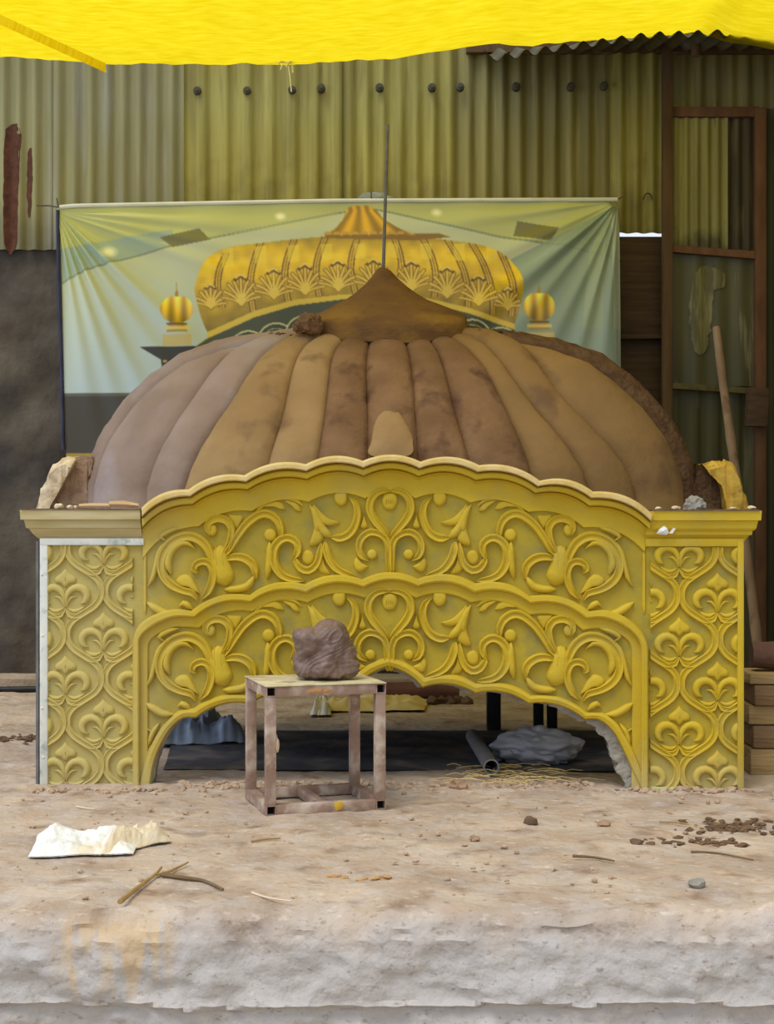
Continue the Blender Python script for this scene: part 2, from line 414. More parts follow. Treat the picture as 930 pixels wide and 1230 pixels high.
rows_strip([(Lo(-.08),-.002),(ou,.010),(Lo(.12),.020),(Lo(.45),.024),(Lo(.85),.020),(oe,.008),(oe,-.03)], 0, 'opening_band', m_yel)

# ---- relief strokes
SEC2 = [(-1,0),(-.95,.6),(-.72,1),(-.40,.92),(-.28,.66),(.05,.60),(.35,.72),(.66,.95),(.93,.55),(1,0)]
SEC1 = [(-1,0),(-.9,.55),(-.55,.92),(0,1),(.55,.92),(.9,.55),(1,0)]
def stroke(bm, pts, w, h=.022, sec=SEC1, taper=(.35,.35), conv=None, base=-.002):
    """pts px polyline; w width px (number or per-point list)"""
    if not isinstance(w, (list,tuple)): w = [w]*len(pts)
    P = catmull([(p[0],p[1],ww) for p, ww in zip(pts, w)], step=4.0)
    n = len(P); rows = []
    conv = conv or FP
    for i in range(n):
        t = P[min(i+1,n-1)]-P[max(i-1,0)]; L = math.hypot(t[0],t[1]) or 1
        nx, ny = -t[1]/L, t[0]/L
        s = 1.0
        e0 = i/max(1,n-1)*sum(np.linalg.norm((P[k+1]-P[k])[:2]) for k in range(0)) if False else 0
        k0 = min(1, (i+.001)/2.0); k1 = min(1, (n-1-i+.001)/2.0)
        s = (taper[0]+(1-taper[0])*k0)*(taper[1]+(1-taper[1])*k1)
        hh = h*(.45+.55*k0)*(.45+.55*k1)
        row = []
        for o, z in sec:
            u, v = conv(P[i][0]+nx*o*P[i][2]/2*s, P[i][1]+ny*o*P[i][2]/2*s)
            row.append(Vector((u, -(base+z*hh), v)))
        rows.append(row)
    vs = add_grid(bm, rows)
    for r in (vs[0], vs[-1]): bm.faces.new(r)
def leaf(bm, outline, h=.018, conv=None, ridge=None, base=-.002):
    conv = conv or FP
    O = catmull(list(outline)+[outline[0]], step=3.0)[:-1]
    c = np.mean(np.array(O), axis=0) if ridge is None else np.array(ridge)
    rings = []
    for f, z in ((1.0,0),(.93,.6),(.75,.92),(.45,1.0)):
        rings.append([bm.verts.new((conv(c[0]+(p[0]-c[0])*f, c[1]+(p[1]-c[1])*f)[0], -(base+h*z), conv(c[0]+(p[0]-c[0])*f, c[1]+(p[1]-c[1])*f)[1])) for p in O])
    n = len(O)
    for i in range(3):
        for k in range(n): bm.faces.new((rings[i][k],rings[i][(k+1)%n],rings[i+1][(k+1)%n],rings[i+1][k]))
    u, v = conv(c[0], c[1]); cv = bm.verts.new((u,-(base+h*1.02),v))
    for k in range(n): bm.faces.new((rings[3][k],rings[3][(k+1)%n],cv))
def ball(bm, c, r, h=.02, conv=None, ry=None):
    ry = ry or r
    leaf(bm, [(c[0]+r*math.cos(a), c[1]+ry*math.sin(a)) for a in np.linspace(0,2*math.pi,10)[:-1]], h, conv)

def scroll_half(bm, conv, upper):
    S = lambda pts, w, h=.026, **k: stroke(bm, pts, [x*1.36 for x in (w if isinstance(w,(list,tuple)) else [w]*len(pts))], h, conv=conv, **k)
    D = dict(sec=SEC2)
    # heart lobe
    S([(467,710.5),(476,710),(485,713),(492,721),(493.5,733),(488,745),(478,757),(468.5,768)], [5,6,7,8,8,8,7,6], **D)
    # inner line of heart, spiral under heart
    S([(470,806) if not upper else (470,812),(471,790),(471.5,776),(476,766),(486,760.5),(496,761),(504.5,769),(506.5,780),(502.5,789),(494.5,793.5)], [6,6.5,7,7,7.5,7.5,7.5,7,6,5], **D)
    ball(bm, (491,786.5), 6.5, .02, conv)
    leaf(bm, [(495,801),(503,796),(510,789.5),(513,797),(510,806),(504,808)], .018, conv)
    # small flared dart
    leaf(bm, [(500.5,736),(502.5,746),(505.5,754),(500,756),(495.5,753),(498,746)], .016, conv)
    # crescent with leaf
    S([(519,718),(511.5,724),(508,736),(510.5,750),(517,761),(528,767),(540,766)], [4,6,7.5,8,8.5,8.5,7], **D)
    S([(540,766),(549,758),(556,745),(562,728)], [8,8,7,4])
    leaf(bm, [(521,712),(528,711.5),(535.5,713),(536.5,721),(531.5,728),(525,728.5),(520.5,722)], .02, conv)
    leaf(bm, [(562,724),(553,734),(543,743),(529,748.5),(540,752.5),(552,749.5),(560,738)], .018, conv, ridge=(550,743))
    # hanging leaf and stems
    S([(566,727),(560,737),(556.5,750),(555.5,762)], [4,6,7,6])
    leaf(bm, [(559,745),(561,757),(566,776),(556,775),(549,768),(551,758),(555,750)], .019, conv)
    S([(547,771),(545.5,783),(540,796),(530,806),(511,813)], [7,8,8,7,4], **D)
    leaf(bm, [(551,779),(553,792),(556,806),(548,810),(540,811),(547,800)], .014, conv)
    S([(552,772),(553.5,787),(558,799),(567,806),(577,803),(583,794),(583.5,790)], [5,7,7.5,8,7.5,6,4], **D)
    ball(bm, (568,790), 8, .012, conv, 9)
    S([(586.5,794),(580,783),(581,773),(590,767),(600,769),(608,779),(609,794),(603,807),(592,815),(572,818)], [4,7,8,8,8.5,9,9,8,7,4], **D)
    # tall arch and ball
    S([(600,768),(600.5,755),(606,744),(616,738),(627,739.5),(641,750),(651,763),(662,780),(670,790)], [5,7,8.5,9,9,8.5,8,7,5], **D)
    ball(bm, (613,763), 8, .02, conv)
    S([(614,771),(613.5,785),(614.5,800),(617,815)], [5,7,7,6])
    # little leaves under the upper edge
    leaf(bm, [(575,735),(579,727),(586,723),(597,721.5),(588,728),(581,735)], .015, conv)
    leaf(bm, [(594,732.5),(598,725),(607,722.5),(622,729),(609,729.5),(600,733)], .015, conv)
    S([(573,729),(584,721),(602,719.5),(619,726),(632,737)], [3,4,4,4,3], h=.012)
    # curl
    S([(683.5,765),(688,757),(686.5,748.5),(677,743.5),(666,745.5),(659.5,754),(660,766),(664,778),(670,788)], [5,6.5,7.5,8,8,7.5,7,6.5,5], **D)
    ball(bm, (682.5,757), 6, .02, conv, 8)
    leaf(bm, [(653,757),(645,741),(654,739),(664,739.5),(658,748)], .012, conv)
    # trunk with curled side leaf
    S([(672,776),(674,791),(671,806),(665,823)], [13,17,19,19])
    for dx in (-4.5, 0, 4.5): S([(673+dx*1.15,776),(674+dx*.8,790),(671+dx,806)], 2.6, h=.026)
    S([(668,793),(656,789.5),(643,791.5),(632.5,801),(630.5,816)], [5,7.5,8.5,8,6], **D)
    S([(632,812),(640,824),(652,828),(668,828.5)], [5,7,7,5])
    # big scroll
    S([(681,800),(684.5,787),(692,774),(704,766),(717,765.5),(731,772),(741,785),(744,800),(740,814),(730,824),(717,830),(706,833),(700,842)], [6,8,9.5,10,10,10,9.5,9,8.5,8,7,7,5], **D)
    S([(732,810),(736,797),(732,783),(722,774),(712,773),(703,780)], [6,7,7,6,5,3])
    leaf(bm, [(697,834),(701,825),(708,813),(714.5,810),(722,812),(727,818),(722,824),(711,826),(704,831)], .02, conv)
    # hook
    S([(696,840),(688,832),(682.5,819),(681.5,807),(686,797.5),(694,795),(702,798.5),(704,805),(699.5,808.5)], [5,7,8,8,8,7.5,7,6.5,5], **D)
    # comma, corner leaves
    S([(706,853),(711,848),(717,845),(722,849)], [4,6,6,4])
    S([(720,754.5),(733,758),(744,765),(738,770)], [3,5,5,4])
    S([(738,770),(746,783),(750,799),(754,815),(760,825)], [3,4.5,5,4.5,3])
    S([(727,858),(740,857),(751,851),(761,844)], [4,7,7,4])
    if not upper:
        S([(744,868),(752,880),(757,896)], [3,5,3])
        S([(752,880),(759,875)], [4,3])
def mirror_conv(cx, dy):
    return (lambda x, y: FP(x, y+dy)), (lambda x, y: FP(2*cx-x, y+dy))
for nm, cx, dy, up in (('upper_scrollwork',469,-120.5,True),('lower_scrollwork',468,0,False)):
    bm = bmesh.new()
    a, b = mirror_conv(cx, dy)
    scroll_half(bm, a, up); scroll_half(bm, b, up)
    # pendant in the heart
    leaf(bm, [(461,713),(468,712),(476,713),(478,722),(474,732),(468,733.5),(462,732),(458.5,722)], .016, a)
    for dx in (-5,-1.7,1.7,5): stroke(bm, [(468+dx*.4,714),(468+dx*.8,723),(468+dx,731)], 2.2, .021, conv=a)
    obj(nm, bm, m_yel, arch, angle=50)

# ---- side panels: ogee lattice with fleurs
def lattice(cols, bottoms_fn, period, xlo, xhi, ytop, ybot, name, hw=44, extra_clip=None):
    bm = bmesh.new()
    for ci, c in enumerate(cols):
        for b in bottoms_fn(ci):
            for s in (1,-1):
                cv = lambda x, y, c=c, b=b, s=s: FP(c+s*x, b+y)
                kw = dict(conv=cv)
                stroke(bm, [(30,-6.5),(22,-.5),(13,2.5),(5,1),(0,-7)], [6,7.5,7.5,7,5], .017, sec=SEC2, **kw)
                # fleur curl
                stroke(bm, [(1.0,-9),(1.5,-20),(6,-28.5),(14,-32),(22,-29.5),(26,-22.5),(23.5,-15),(18,-13)], [4,6,8,9.5,10.5,9.5,7,3], .019, taper=(.6,.35), **kw)
                stroke(bm, [(1.0,-8),(2.5,-14),(7.5,-20),(13.5,-20.5)], [3,4,4,3], .013, **kw)
                stroke(bm, [(3,-7),(9,-3.5),(16,-4.5),(24,-10)], [4,5,5,3], .012, **kw)
            cv = lambda x, y, c=c, b=b: FP(c+x, b+y)
            leaf(bm, [(0,-56),(6,-49),(13,-43.5),(12,-37.5),(5,-36.5),(0,-31),(-5,-36.5),(-12,-37.5),(-13,-43.5),(-6,-49)], .015, cv, ridge=(0,-42))
            stroke(bm, [(0,-50),(0,-42),(0,-33)], 1.8, .019, conv=cv)
    for ci, c in enumerate(list(cols)+[2*cols[0]-cols[1]]):
        b0 = bottoms_fn(ci if ci < len(cols) else 1); per = period
        pts = []
        half = [(43.5,-28),(42,-19),(36,-10.5),(27,-4),(19,1),(10,7.5),(4,16),(2.5,25)]
        for b in b0:
            k_ = per/106.0
            pts += [(c+x, b+y*k_) for x, y in half]+[(c+x, b+(50-y)*k_) for x, y in half[::-1][1:-1]]
        cv = lambda x, y: FP(x, y)
        stroke(bm, pts, 9.5, .018, sec=SEC2, conv=cv)
    def clip(co, no):
        bmesh.ops.bisect_plane(bm, geom=bm.verts[:]+bm.edges[:]+bm.faces[:], plane_co=co, plane_no=no, clear_outer=True)
    u0, v1 = FP(xlo, ytop); u1, v0 = FP(xhi, ybot)
    clip((u0,0,0),(-1,0,0)); clip((u1,0,0),(1,0,0)); clip((0,0,v1),(0,0,1)); clip((0,0,v0),(0,0,-1))
    if extra_clip: extra_clip(bm, clip)
    return obj(name, bm, m_yel, arch, angle=50)
lattice([770,816,862,908], lambda ci: [b+(0 if ci%2 else 53.3) for b in (583,689.8,796.3,902.7,1009)], 106.5, 781, 887, 657, 949, 'ogee_lattice')
lattice([33.5,79,124.6,170], lambda ci: [b+(0 if ci%2 == 0 else 0) for b in ((582.5,686,790,894,998) if ci%2 == 0 else (634,737.5,842,946))] if False else ((634,737.5,842,946) if ci%2 else (582.5,686,790,894,998)), 104, 57, 160, 655, 944, 'ogee_lattice')
# frames of the side panels
def bar(bm, x0, y0, x1, y1, d0, d1, bev=.003):
    a = FP(x0,y1,d1); b = FP(x1,y0,d1)
    add_box(bm, (a[0],-d1,a[1]), (b[0],-d0,b[1]), bev=bev)
bm = bmesh.new(); bar(bm, 886.5, 650, 894, 951, -.05, .022); obj('edge_rib', bm, m_yel, arch)
bm = bmesh.new(); bar(bm, 776, 647, 894, 656.5, -.01, .020); obj('frieze_strip', bm, m_yel, arch)
bm = bmesh.new(); bar(bm, 47.5, 648.5, 57, 943, -.06, .018); bar(bm, 47.5, 646.5, 172.5, 654.8, -.01, .020)
for (x, y) in ((52.5,763),(53.5,909),(52,690),(52,850)):
    u, v = FP(x, y); 
    r = bmesh.ops.create_icosphere(bm, subdivisions=2, radius=.006)
    for q in r['verts']: q.co = Vector((u, -.018+q.co.z*.6, v))+Vector((q.co.x, 0, q.co.y))
tag(obj('edge_strip', bm, m_strip, arch), 'whitish edge strip', None)
bm = bmesh.new(); add_box(bm, (FP(47.5,0)[0]-.012,-.012,0), (FP(47.5,0)[0]-.001,.10,FP(0,650)[1])); obj('side_board', bm, mat('grey_board',(96,96,92),(120,120,116),scale=9), arch, smooth=False)
# inner pilaster strips next to the frame in the upper zone
for xx, nm in ((773.5,'r'),(174.5,'l')):
    bm = bmesh.new(); stroke(bm, [(xx,662),(xx,690),(xx,722),(xx,738)], [4,4.5,4.5,4], .012)
    obj('upright_bead', bm, m_yel, arch)

def cornice(x0t, x0b, x1, prof, name, m, endside):
    """lofted rectangles: prof rows (py, out_metres); endside +1 returns at right, -1 at left"""
    bm = bmesh.new(); rings = []
    for py, o, xin in prof:
        u_e = FP(x1, py, 0)[0]; v = FP(x1, py, o)[1]
        u_i = FP(xin, py, o)[0]
        ue = u_e + endside*o
        pts = [(u_i, -.0-o), (ue, -o), (ue, -BACK+.03), (u_i, -BACK+.03)]
        rings.append([bm.verts.new((p[0], p[1], v)) for p in pts])
    for i in range(len(rings)-1):
        for k in range(4): bm.faces.new((rings[i][k],rings[i][(k+1)%4],rings[i+1][(k+1)%4],rings[i+1][k]))
    bm.faces.new(rings[0]); bm.faces.new(rings[-1][::-1])
    return obj(name, bm, m, arch, angle=20)
pr = lambda x_in: [(613.5,.062,x_in+10),(625,.060,x_in+7),(625.5,.050,x_in+7),(634.5,.044,x_in+3),(637,.038,x_in+2.5),(637.5,.032,x_in+2),(642.5,.029,x_in),(643,.022,x_in-1),(646,.012,x_in-2),(650,.006,x_in-3)]
cornice(0,0,893, pr(775), 'cornice', m_yel, 1)
pl = [(612.5,.066,168.5),(624,.064,168.5),(624.5,.052,168.8),(634,.046,169.5),(635,.036,169.8),(641,.024,170.3),(646.5,.006,171)]
o = cornice(0,0,48, pl, 'cornice', m_pale, -1); tag(o, 'paler dusty cornice with a separate end', None)
# thin rusty sheets on the cornices
m_rust = mat('rusty_sheet', (92,70,56), (120,96,78), scale=18, rough=.85, bump=.2)
for (xa, xb, py, dd) in ((25.5,170,612.2,.070),(785,912.5,613.2,.068)):
    bm = bmesh.new(); a = FP(xa,py,dd); b = FP(xb,py,dd); add_box(bm, (a[0],-dd,a[1]-.001), (b[0],.14,b[1]+.005)); obj('top_sheet', bm, m_rust, arch, smooth=False)
# pale strip stuck to the foot of the right pier
bm = bmesh.new(); bar(bm, 781, 945.5, 835, 950.5, -.002, .012, .002); tag(obj('foot_strip', bm, mat('pale_green_strip',(190,190,120),(206,204,160),scale=30), arch), 'pale greenish strip at the foot', None)

# ------------------------------------------------------------------ clay dome
DZ = 7.3; A_, B_ = 1.435, .84; ZB = 1.10
dome = thing('clay_dome', 'large ribbed brown clay dome with conical cap, behind the yellow carved arch', 'dome', (0,DZ-CD,ZB))
DX = (469-CX)/F*DZ
side_r = [0,.24,.32,.433,.575,.70,.80,.88,.94,.975,.995,1.0]
side_z = [.97,.965,.952,.925,.880,.805,.690,.570,.435,.315,.20,.04]
fr_z   = [.91,.895,.862,.800,.705,.600,.500,.405,.315,.235,.16,.04]
def base_pt(rho, th):
    w_ = max(0, math.cos(th))**1.3
    z = np.interp(rho, side_r, side_z)*(1-w_)+np.interp(rho, side_r, fr_z)*w_
    return Vector((DX+A_*rho*math.sin(th), DZ-CD-B_*rho*math.cos(th), CH+z))
def proj(p):
    Z = p.y+CD; return (CX+p.x/Z*F, HY-(p.z-CH)/Z*F)
_grid = []
for th in np.linspace(-1.75,1.75,260):
    for rho in np.linspace(.16,1.0,120):
        q = proj(base_pt(rho, th)); _grid.append((q[0],q[1],rho,th))
_grid = np.array(_grid)
def solve(px, py, side):
    m_ = (_grid[:,3]*side >= -.3)
    g = _grid[m_]; i = np.argmin((g[:,0]-px)**2+(g[:,1]-py)**2 - 0*g[:,3]); return g[i,2], g[i,3]
bnd = [  # rib valleys: bottom, middle, top
 [(441,546),(441,480),(445.5,410)], [(384,549),(394,480),(411,411)], [(322,557),(345,480),(386,405)],
 [(222,582),(290,466.6),(360,402.6)], [(178,596),(250,455),(318,408)], [(112,585),(165,485),(262,421)]]
bnr = [[(501,546),(496,480),(485.7,410)], [(561,546),(541,480),(516,411)], [(634,560),(600,480),(545,409)],
 [(703,581),(631,478),(567,407)], [(760,599),(656,452),(593,403)], [(816,602),(718,442),(646,408)]]
def boundary(b, side):
    pts = sorted(solve(*p, side) for p in b)
    r = [p[0] for p in pts]; t = [p[1] for p in pts]
    cf = np.polyfit(r, t, 2) if len(r) == 3 else None
    return lambda rho: float(np.polyval(cf, min(max(rho, r[0]-.02), min(1.0, r[-1]+.04))))
fl = [boundary(b, -1) for b in bnd]; frr = [boundary(b, 1) for b in bnr]
fl[-1] = lambda rho: -1.30
frr[-1] = lambda rho: 1.18+.06*rho
bounds = fl[::-1]+frr
lastL, lastR = bounds[0], bounds[-1]
back = 9
def mkback(k):
    def f(rho):
        a = lastR(rho); b = lastL(rho)+2*math.pi
        return a+(b-a)*k/back
    return f
allb = bounds+[mkback(k) for k in range(1,back)]+[lambda rho: bounds[0](rho)+2*math.pi]
m_clay = mat('dry_clay', (160,130,86), (142,112,72), scale=3, rough=.88, bump=.3, bscale=20, c3=(112,86,60), s3=5, lo3=.58, hi3=.74, spec=.12)
m_clay2 = mat('olive_clay', (138,107,64), (126,97,58), scale=3, rough=.85, bump=.25, bscale=22, c3=(108,82,54), s3=5, lo3=.58, hi3=.74, spec=.15)
m_clayd = mat('damp_clay', (110,80,52), (130,98,66), scale=5, rough=.85, bump=.4, bscale=26, c3=(88,62,44), s3=7, lo3=.55, hi3=.7, spec=.15)
m_clay_sky = mat('clay_sky_light', (152,130,114), (138,116,98), scale=4, rough=.88, bump=.25, bscale=22, c3=(156,140,132), s3=3, lo3=.52, hi3=.7, spec=.12)  # left ribs: cool sky light put into the clay colour
m_rough = mat('rough_clay', (88,64,44), (108,82,56), scale=18, rough=.95, bump=1.0, bscale=40, spec=.1)
rib_m = [m_clay_sky, m_clay_sky, m_clay, m_clay, m_clayd, m_clayd, m_clayd, m_clayd, m_clay2, m_clay2, m_clay2]
# ribs run between consecutive valleys; the one after the last left valley belongs to the back
inv = Vector((0,DZ-CD,ZB))
def rib_mesh(f0, f1, amp=.21, rough=0, ns=18, nr=40):
    bm = bmesh.new(); rows = []
    rr = np.r_[np.linspace(.20,.9,26), 1-.1*np.cos(np.linspace(0,math.pi/2,14))[1:]*1.0]
    rr = np.unique(np.clip(np.r_[np.linspace(.18,.9,26), np.linspace(.91,1.0,14)],0,1))
    pts = []
    for rho in rr: pts.append((rho, None))
    pts.append((1.0, ZB))
    for rho, zz in pts:
        t0, t1 = f0(rho), f1(rho); row = []
        P0, P1 = base_pt(rho,t0), base_pt(rho,t1); wid = (P1-P0).length
        for k in range(ns+1):
            s = k/ns; th = t0+(t1-t0)*s
            p = base_pt(rho, th)
            if zz is not None: p.z = zz
            e = .004
            pa = base_pt(min(1,rho+e), th)-base_pt(rho-e, th); pb = base_pt(rho, th+e)-base_pt(rho, th-e)
            n = pb.cross(pa); 
            if n.length < 1e-9: n = Vector((math.sin(th),-math.cos(th),0))
            n.normalize()
            if n.dot(Vector((math.sin(th),-math.cos(th),.6))) < 0: n = -n
            if rho > .985: n = Vector((math.sin(th)/A_,-math.cos(th)/B_,.0)).normalized()
            h = min(amp*wid,.062)*math.sqrt(max(0,1-(2*s-1)**2))
            h += .004*noise.fractal(p*6, .7, 2, 3)
            if rough: h += rough*noise.fractal(p*22, .7, 2, 4)
            row.append(p+n*h-inv)
        rows.append(row)
    add_grid(bm, rows); return bm
for i in range(len(allb)-1):
    mm = rib_m[i] if i < len(rib_m) else m_clayd
    if i in (len(bounds)-1, len(bounds)): mm = m_rough
    if i == len(allb)-2: mm = m_clay_sky
    ro_ = .010 if mm is m_rough else 0
    if i >= len(bounds): ro_ = .006
    o = obj('rib', rib_mesh(allb[i], allb[i+1], rough=ro_), mm, dome, angle=180)
# crown under the cap
CXX = (469-CX)/F*DZ
cap_prof = [(0.0,1.275),(.018,1.272),(.034,1.258),(.06,1.225),(.10,1.185),(.15,1.145),(.20,1.118),(.26,1.092),(.31,1.066),(.35,1.048),(.366,1.038),(.372,1.028),(.376,1.0),(.372,.955),(.355,.945),(.28,.93)]
bm = bmesh.new(); rows = []
for r_, z_ in cap_prof:
    row = []
    for k in range(65):
        th = 2*math.pi*k/64
        sx = -.035*max(0, 1-r_/.37)
        rr = r_*(1+.02*noise.noise(Vector((math.sin(th)*2, math.cos(th)*2, z_*3))))
        droop = -.085*math.cos(th)*(r_/.37) if math.cos(th) > 0 else -.02*math.cos(th)*(r_/.37)
        p = Vector((CXX+sx+rr*math.sin(th), DZ-CD-.80*rr*math.cos(th), CH+z_+droop))
        p += Vector((0,0,.008*noise.fractal(p*7,.7,2,3)))
        if k == 64: p = row[0].copy()+inv if False else p
        row.append(p-inv)
    row[64] = row[0].copy(); rows.append(row)
add_grid(bm, rows); bmesh.ops.remove_doubles(bm, verts=bm.verts[:], dist=.0008)
m_cap = mat('cap_clay', (116,84,44), (98,70,42), scale=5, rough=.9, bump=.5, bscale=24, stretch=(1,1,2), c3=(132,98,44), s3=3, spec=.1)
cap = obj('cap', bm, m_cap, dome, angle=50)
m_steel = mat('grey_rod', (92,88,74), (112,106,90), scale=20, rough=.6)
bm = bmesh.new(); add_tube(bm, [W(460.5,326,DZ)-inv, W(463,240,DZ)-inv, W(466,150,DZ)-inv], [.0085,.008,.007], 8); obj('finial_rod', bm, m_steel, dome)
bm = bmesh.new()
pc = W(370,388,7.1)
for k, (dx, dz, s) in enumerate([(0,0,.052),(.03,.018,.036),(-.04,-.018,.034),(.03,-.022,.04)]):
    add_rock(bm, pc+Vector((dx,0,dz))-inv, (s,s,s*.85), 3, .35, 2.2, k+2, flat=False)
obj('clay_lump', bm, m_clayd, dome)
# leaf-shaped clay patch on the middle rib
def surf(px, py, lift=.0):
    d = Vector(((px-CX)/F, 1, (HY-py)/F)).normalized(); o_ = Vector((0,-CD,CH))
    r, t = solve(px, py, 0) if False else solve(px, py, 1 if px > 468 else -1)
    p = base_pt(r, t); 
    n = Vector((math.sin(t)*.4,-1,.55)).normalized()
    return p+n*lift
ol = [(468,489),(479,494),(488,508),(494,520),(497,532),(492,548),(445,548),(446,530),(449,512),(456,497)]
_rr = np.linspace(.3,1.0,200); _py = np.array([proj(base_pt(r, 0))[1] for r in _rr]); _yy = np.array([base_pt(r, 0).y for r in _rr]); _o = np.argsort(_py)
def surf(px, py, lift=0): return Vector((0, float(np.interp(py, _py[_o], _yy[_o])), 0))
OL = catmull(ol+[ol[0]], step=3)[:-1]; c = np.array((470,525))
bm = bmesh.new(); rings = []
for f, lf in ((1.0,.030),(.96,.060),(.7,.066),(.4,.076),(.1,.078)):
    rings.append([bm.verts.new(W(c[0]+(p[0]-c[0])*f, c[1]+(p[1]-c[1])*f, surf(c[0]+(p[0]-c[0])*f, c[1]+(p[1]-c[1])*f).y+CD-lf)-inv) for p in OL])
for i in range(4):
    n = len(OL)
    for k in range(n): bm.faces.new((rings[i][k],rings[i][(k+1)%n],rings[i+1][(k+1)%n],rings[i+1][k]))
bm.faces.new(rings[-1])
tag(obj('clay_leaf', bm, m_clay, dome, angle=60), 'paler leaf-shaped clay patch', None)

# crumbs on the shoulder of the dome next to the cap (left behind while modelling)
bm = bmesh.new()
for k in range(46):
    px = random.uniform(318,392) if k < 26 else random.uniform(556,612); 
    py = np.interp(px, [318,392,556,612],[408,399,399,402])+random.uniform(-2,4)
    r_, t_ = solve(px, py, 1 if px > 468 else -1); p = base_pt(r_, t_)
    s = random.uniform(.006,.018); add_rock(bm, p+Vector((0,-.01,.016))-inv, (s*1.3,s,s*.8), 1, .4, 2, k)
o = obj('clay_crumbs', bm, m_rough, dome); o['kind'] = 'stuff'

# stand that carries the dome
stand = thing('steel_stand', 'black steel legs carrying the clay dome, seen through the arch opening, with an unseen box added to shade the ground', 'stand', (0,DZ-CD,0))
bm = bmesh.new(); n = 56
lo_ = [bm.verts.new((1.30*math.sin(2*math.pi*k/n), -.74*math.cos(2*math.pi*k/n)+.02, .53)) for k in range(n)]  # unseen closed underside, deepened to block light and shade the ground
hi_ = [bm.verts.new((1.74*math.sin(2*math.pi*k/n), -.92*math.cos(2*math.pi*k/n), ZB)) for k in range(n)]
bm.faces.new(lo_[::-1]); bm.faces.new(hi_)
for k in range(n): bm.faces.new((lo_[k],lo_[(k+1)%n],hi_[(k+1)%n],hi_[k]))
obj('deck_shade_box', bm, mat('shade_box_brown',(58,48,40),(74,62,50),scale=9), stand, smooth=False)
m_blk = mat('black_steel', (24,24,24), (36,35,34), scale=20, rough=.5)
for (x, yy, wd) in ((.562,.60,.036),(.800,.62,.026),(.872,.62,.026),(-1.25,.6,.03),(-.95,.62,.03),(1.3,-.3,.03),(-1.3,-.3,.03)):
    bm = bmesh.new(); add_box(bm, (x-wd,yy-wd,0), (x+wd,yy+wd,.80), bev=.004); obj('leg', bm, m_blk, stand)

# broken plaster blocks at both ends of the dome
def block(outline, Z, depth, m, name, label, seed, mats_split=None):
    cx_, cy_ = np.mean([p[0] for p in outline]), max(p[1] for p in outline)
    base = W(cx_, cy_, Z); base.z = ZB
    t = thing(name, label, 'rubble', base)
    O = catmull(list(outline)+[outline[0]], step=3.5)[:-1]
    bm = bmesh.new(); rings = []
    zs = np.linspace(0,1,7)
    for kk in zs:
        ring = []
        for p in O:
            q = W(p[0], p[1], Z)
            nn = noise.fractal(Vector((p[0]*.12+seed, p[1]*.12, kk*3)), .8, 2, 4)
            sc = 1+.10*nn-.12*(2*kk-1)**4
            q = base+Vector(((q.x-base.x)*sc, (kk-.5)*depth+.02*nn, max(0,(q.z-base.z)*sc)))
            ring.append(bm.verts.new(q-base))
        rings.append(ring)
    n = len(O)
    for i in range(len(rings)-1):
        for k in range(n): bm.faces.new((rings[i][k],rings[i][(k+1)%n],rings[i+1][(k+1)%n],rings[i+1][k]))
    bm.faces.new(rings[0]); bm.faces.new(rings[-1][::-1])
    bmesh.ops.triangulate(bm, faces=[f for f in bm.faces if len(f.verts) > 4])
    obj('block_core', bm, m, t, angle=30)
    return t
m_plas = mat('cream_plaster', (226,206,170), (200,174,134), scale=14, rough=.9, bump=.7, bscale=25, c3=(170,140,106), s3=8)
m_brn = mat('brown_plaster', (150,118,90), (172,142,112), scale=12, rough=.95, bump=.8, bscale=30)
m_ybl = mat('yellow_plaster', (214,176,74), (196,156,58), scale=12, rough=.85, bump=.7, bscale=20, c3=(120,90,40), s3=7, lo3=.6, hi3=.68)
def back_piece(t, outline, Z, depth, m, nm, seed):
    base = t.location; O = catmull(list(outline)+[outline[0]], step=3.5)[:-1]
    bm = bmesh.new(); rings = []
    for kk in np.linspace(0,1,6):
        ring = []
        for p in O:
            q = W(p[0], p[1], Z); nn = noise.fractal(Vector((p[0]*.12+seed, p[1]*.12, kk*3)), .8, 2, 4)
            q.y += (kk-.5)*depth+.015*nn; q.x += .008*nn; q.z = max(ZB, q.z+.01*nn)
            ring.append(bm.verts.new(q-base))
        rings.append(ring)
    n = len(O)
    for i in range(len(rings)-1):
        for k in range(n): bm.faces.new((rings[i][k],rings[i][(k+1)%n],rings[i+1][(k+1)%n],rings[i+1][k]))
    bm.faces.new(rings[0]); bm.faces.new(rings[-1][::-1])
    bmesh.ops.triangulate(bm, faces=[f for f in bm.faces if len(f.verts) > 4])
    obj(nm, bm, m, t, angle=30)
t = block([(49,612),(54,596),(57,583),(63,573),(66,562),(75,556),(80,551),(97,550.5),(92,563),(84,578),(78,590),(70,603),(64,613)], DZ-.10, .30, m_plas, 'plaster_block', 'broken cream plaster block at the left foot of the clay dome', 3)
back_piece(t, [(96,551),(112,549),(118,560),(112,585),(118,613),(62,613),(70,603),(78,590),(84,578),(92,563)], DZ-.06, .26, m_brn, 'clay_fill', 5)
t = block([(838,558),(850,554),(868,556),(878,562),(884,578),(889,594),(893,613),(866,615),(862,598),(858,580),(850,572)], DZ-.10, .30, m_ybl, 'plaster_block', 'broken yellow plaster block at the right foot of the clay dome', 9)
back_piece(t, [(834,560),(842,562),(850,572),(858,580),(862,598),(866,615),(822,615),(826,590)], DZ-.05, .26, m_rough, 'clay_fill', 11)

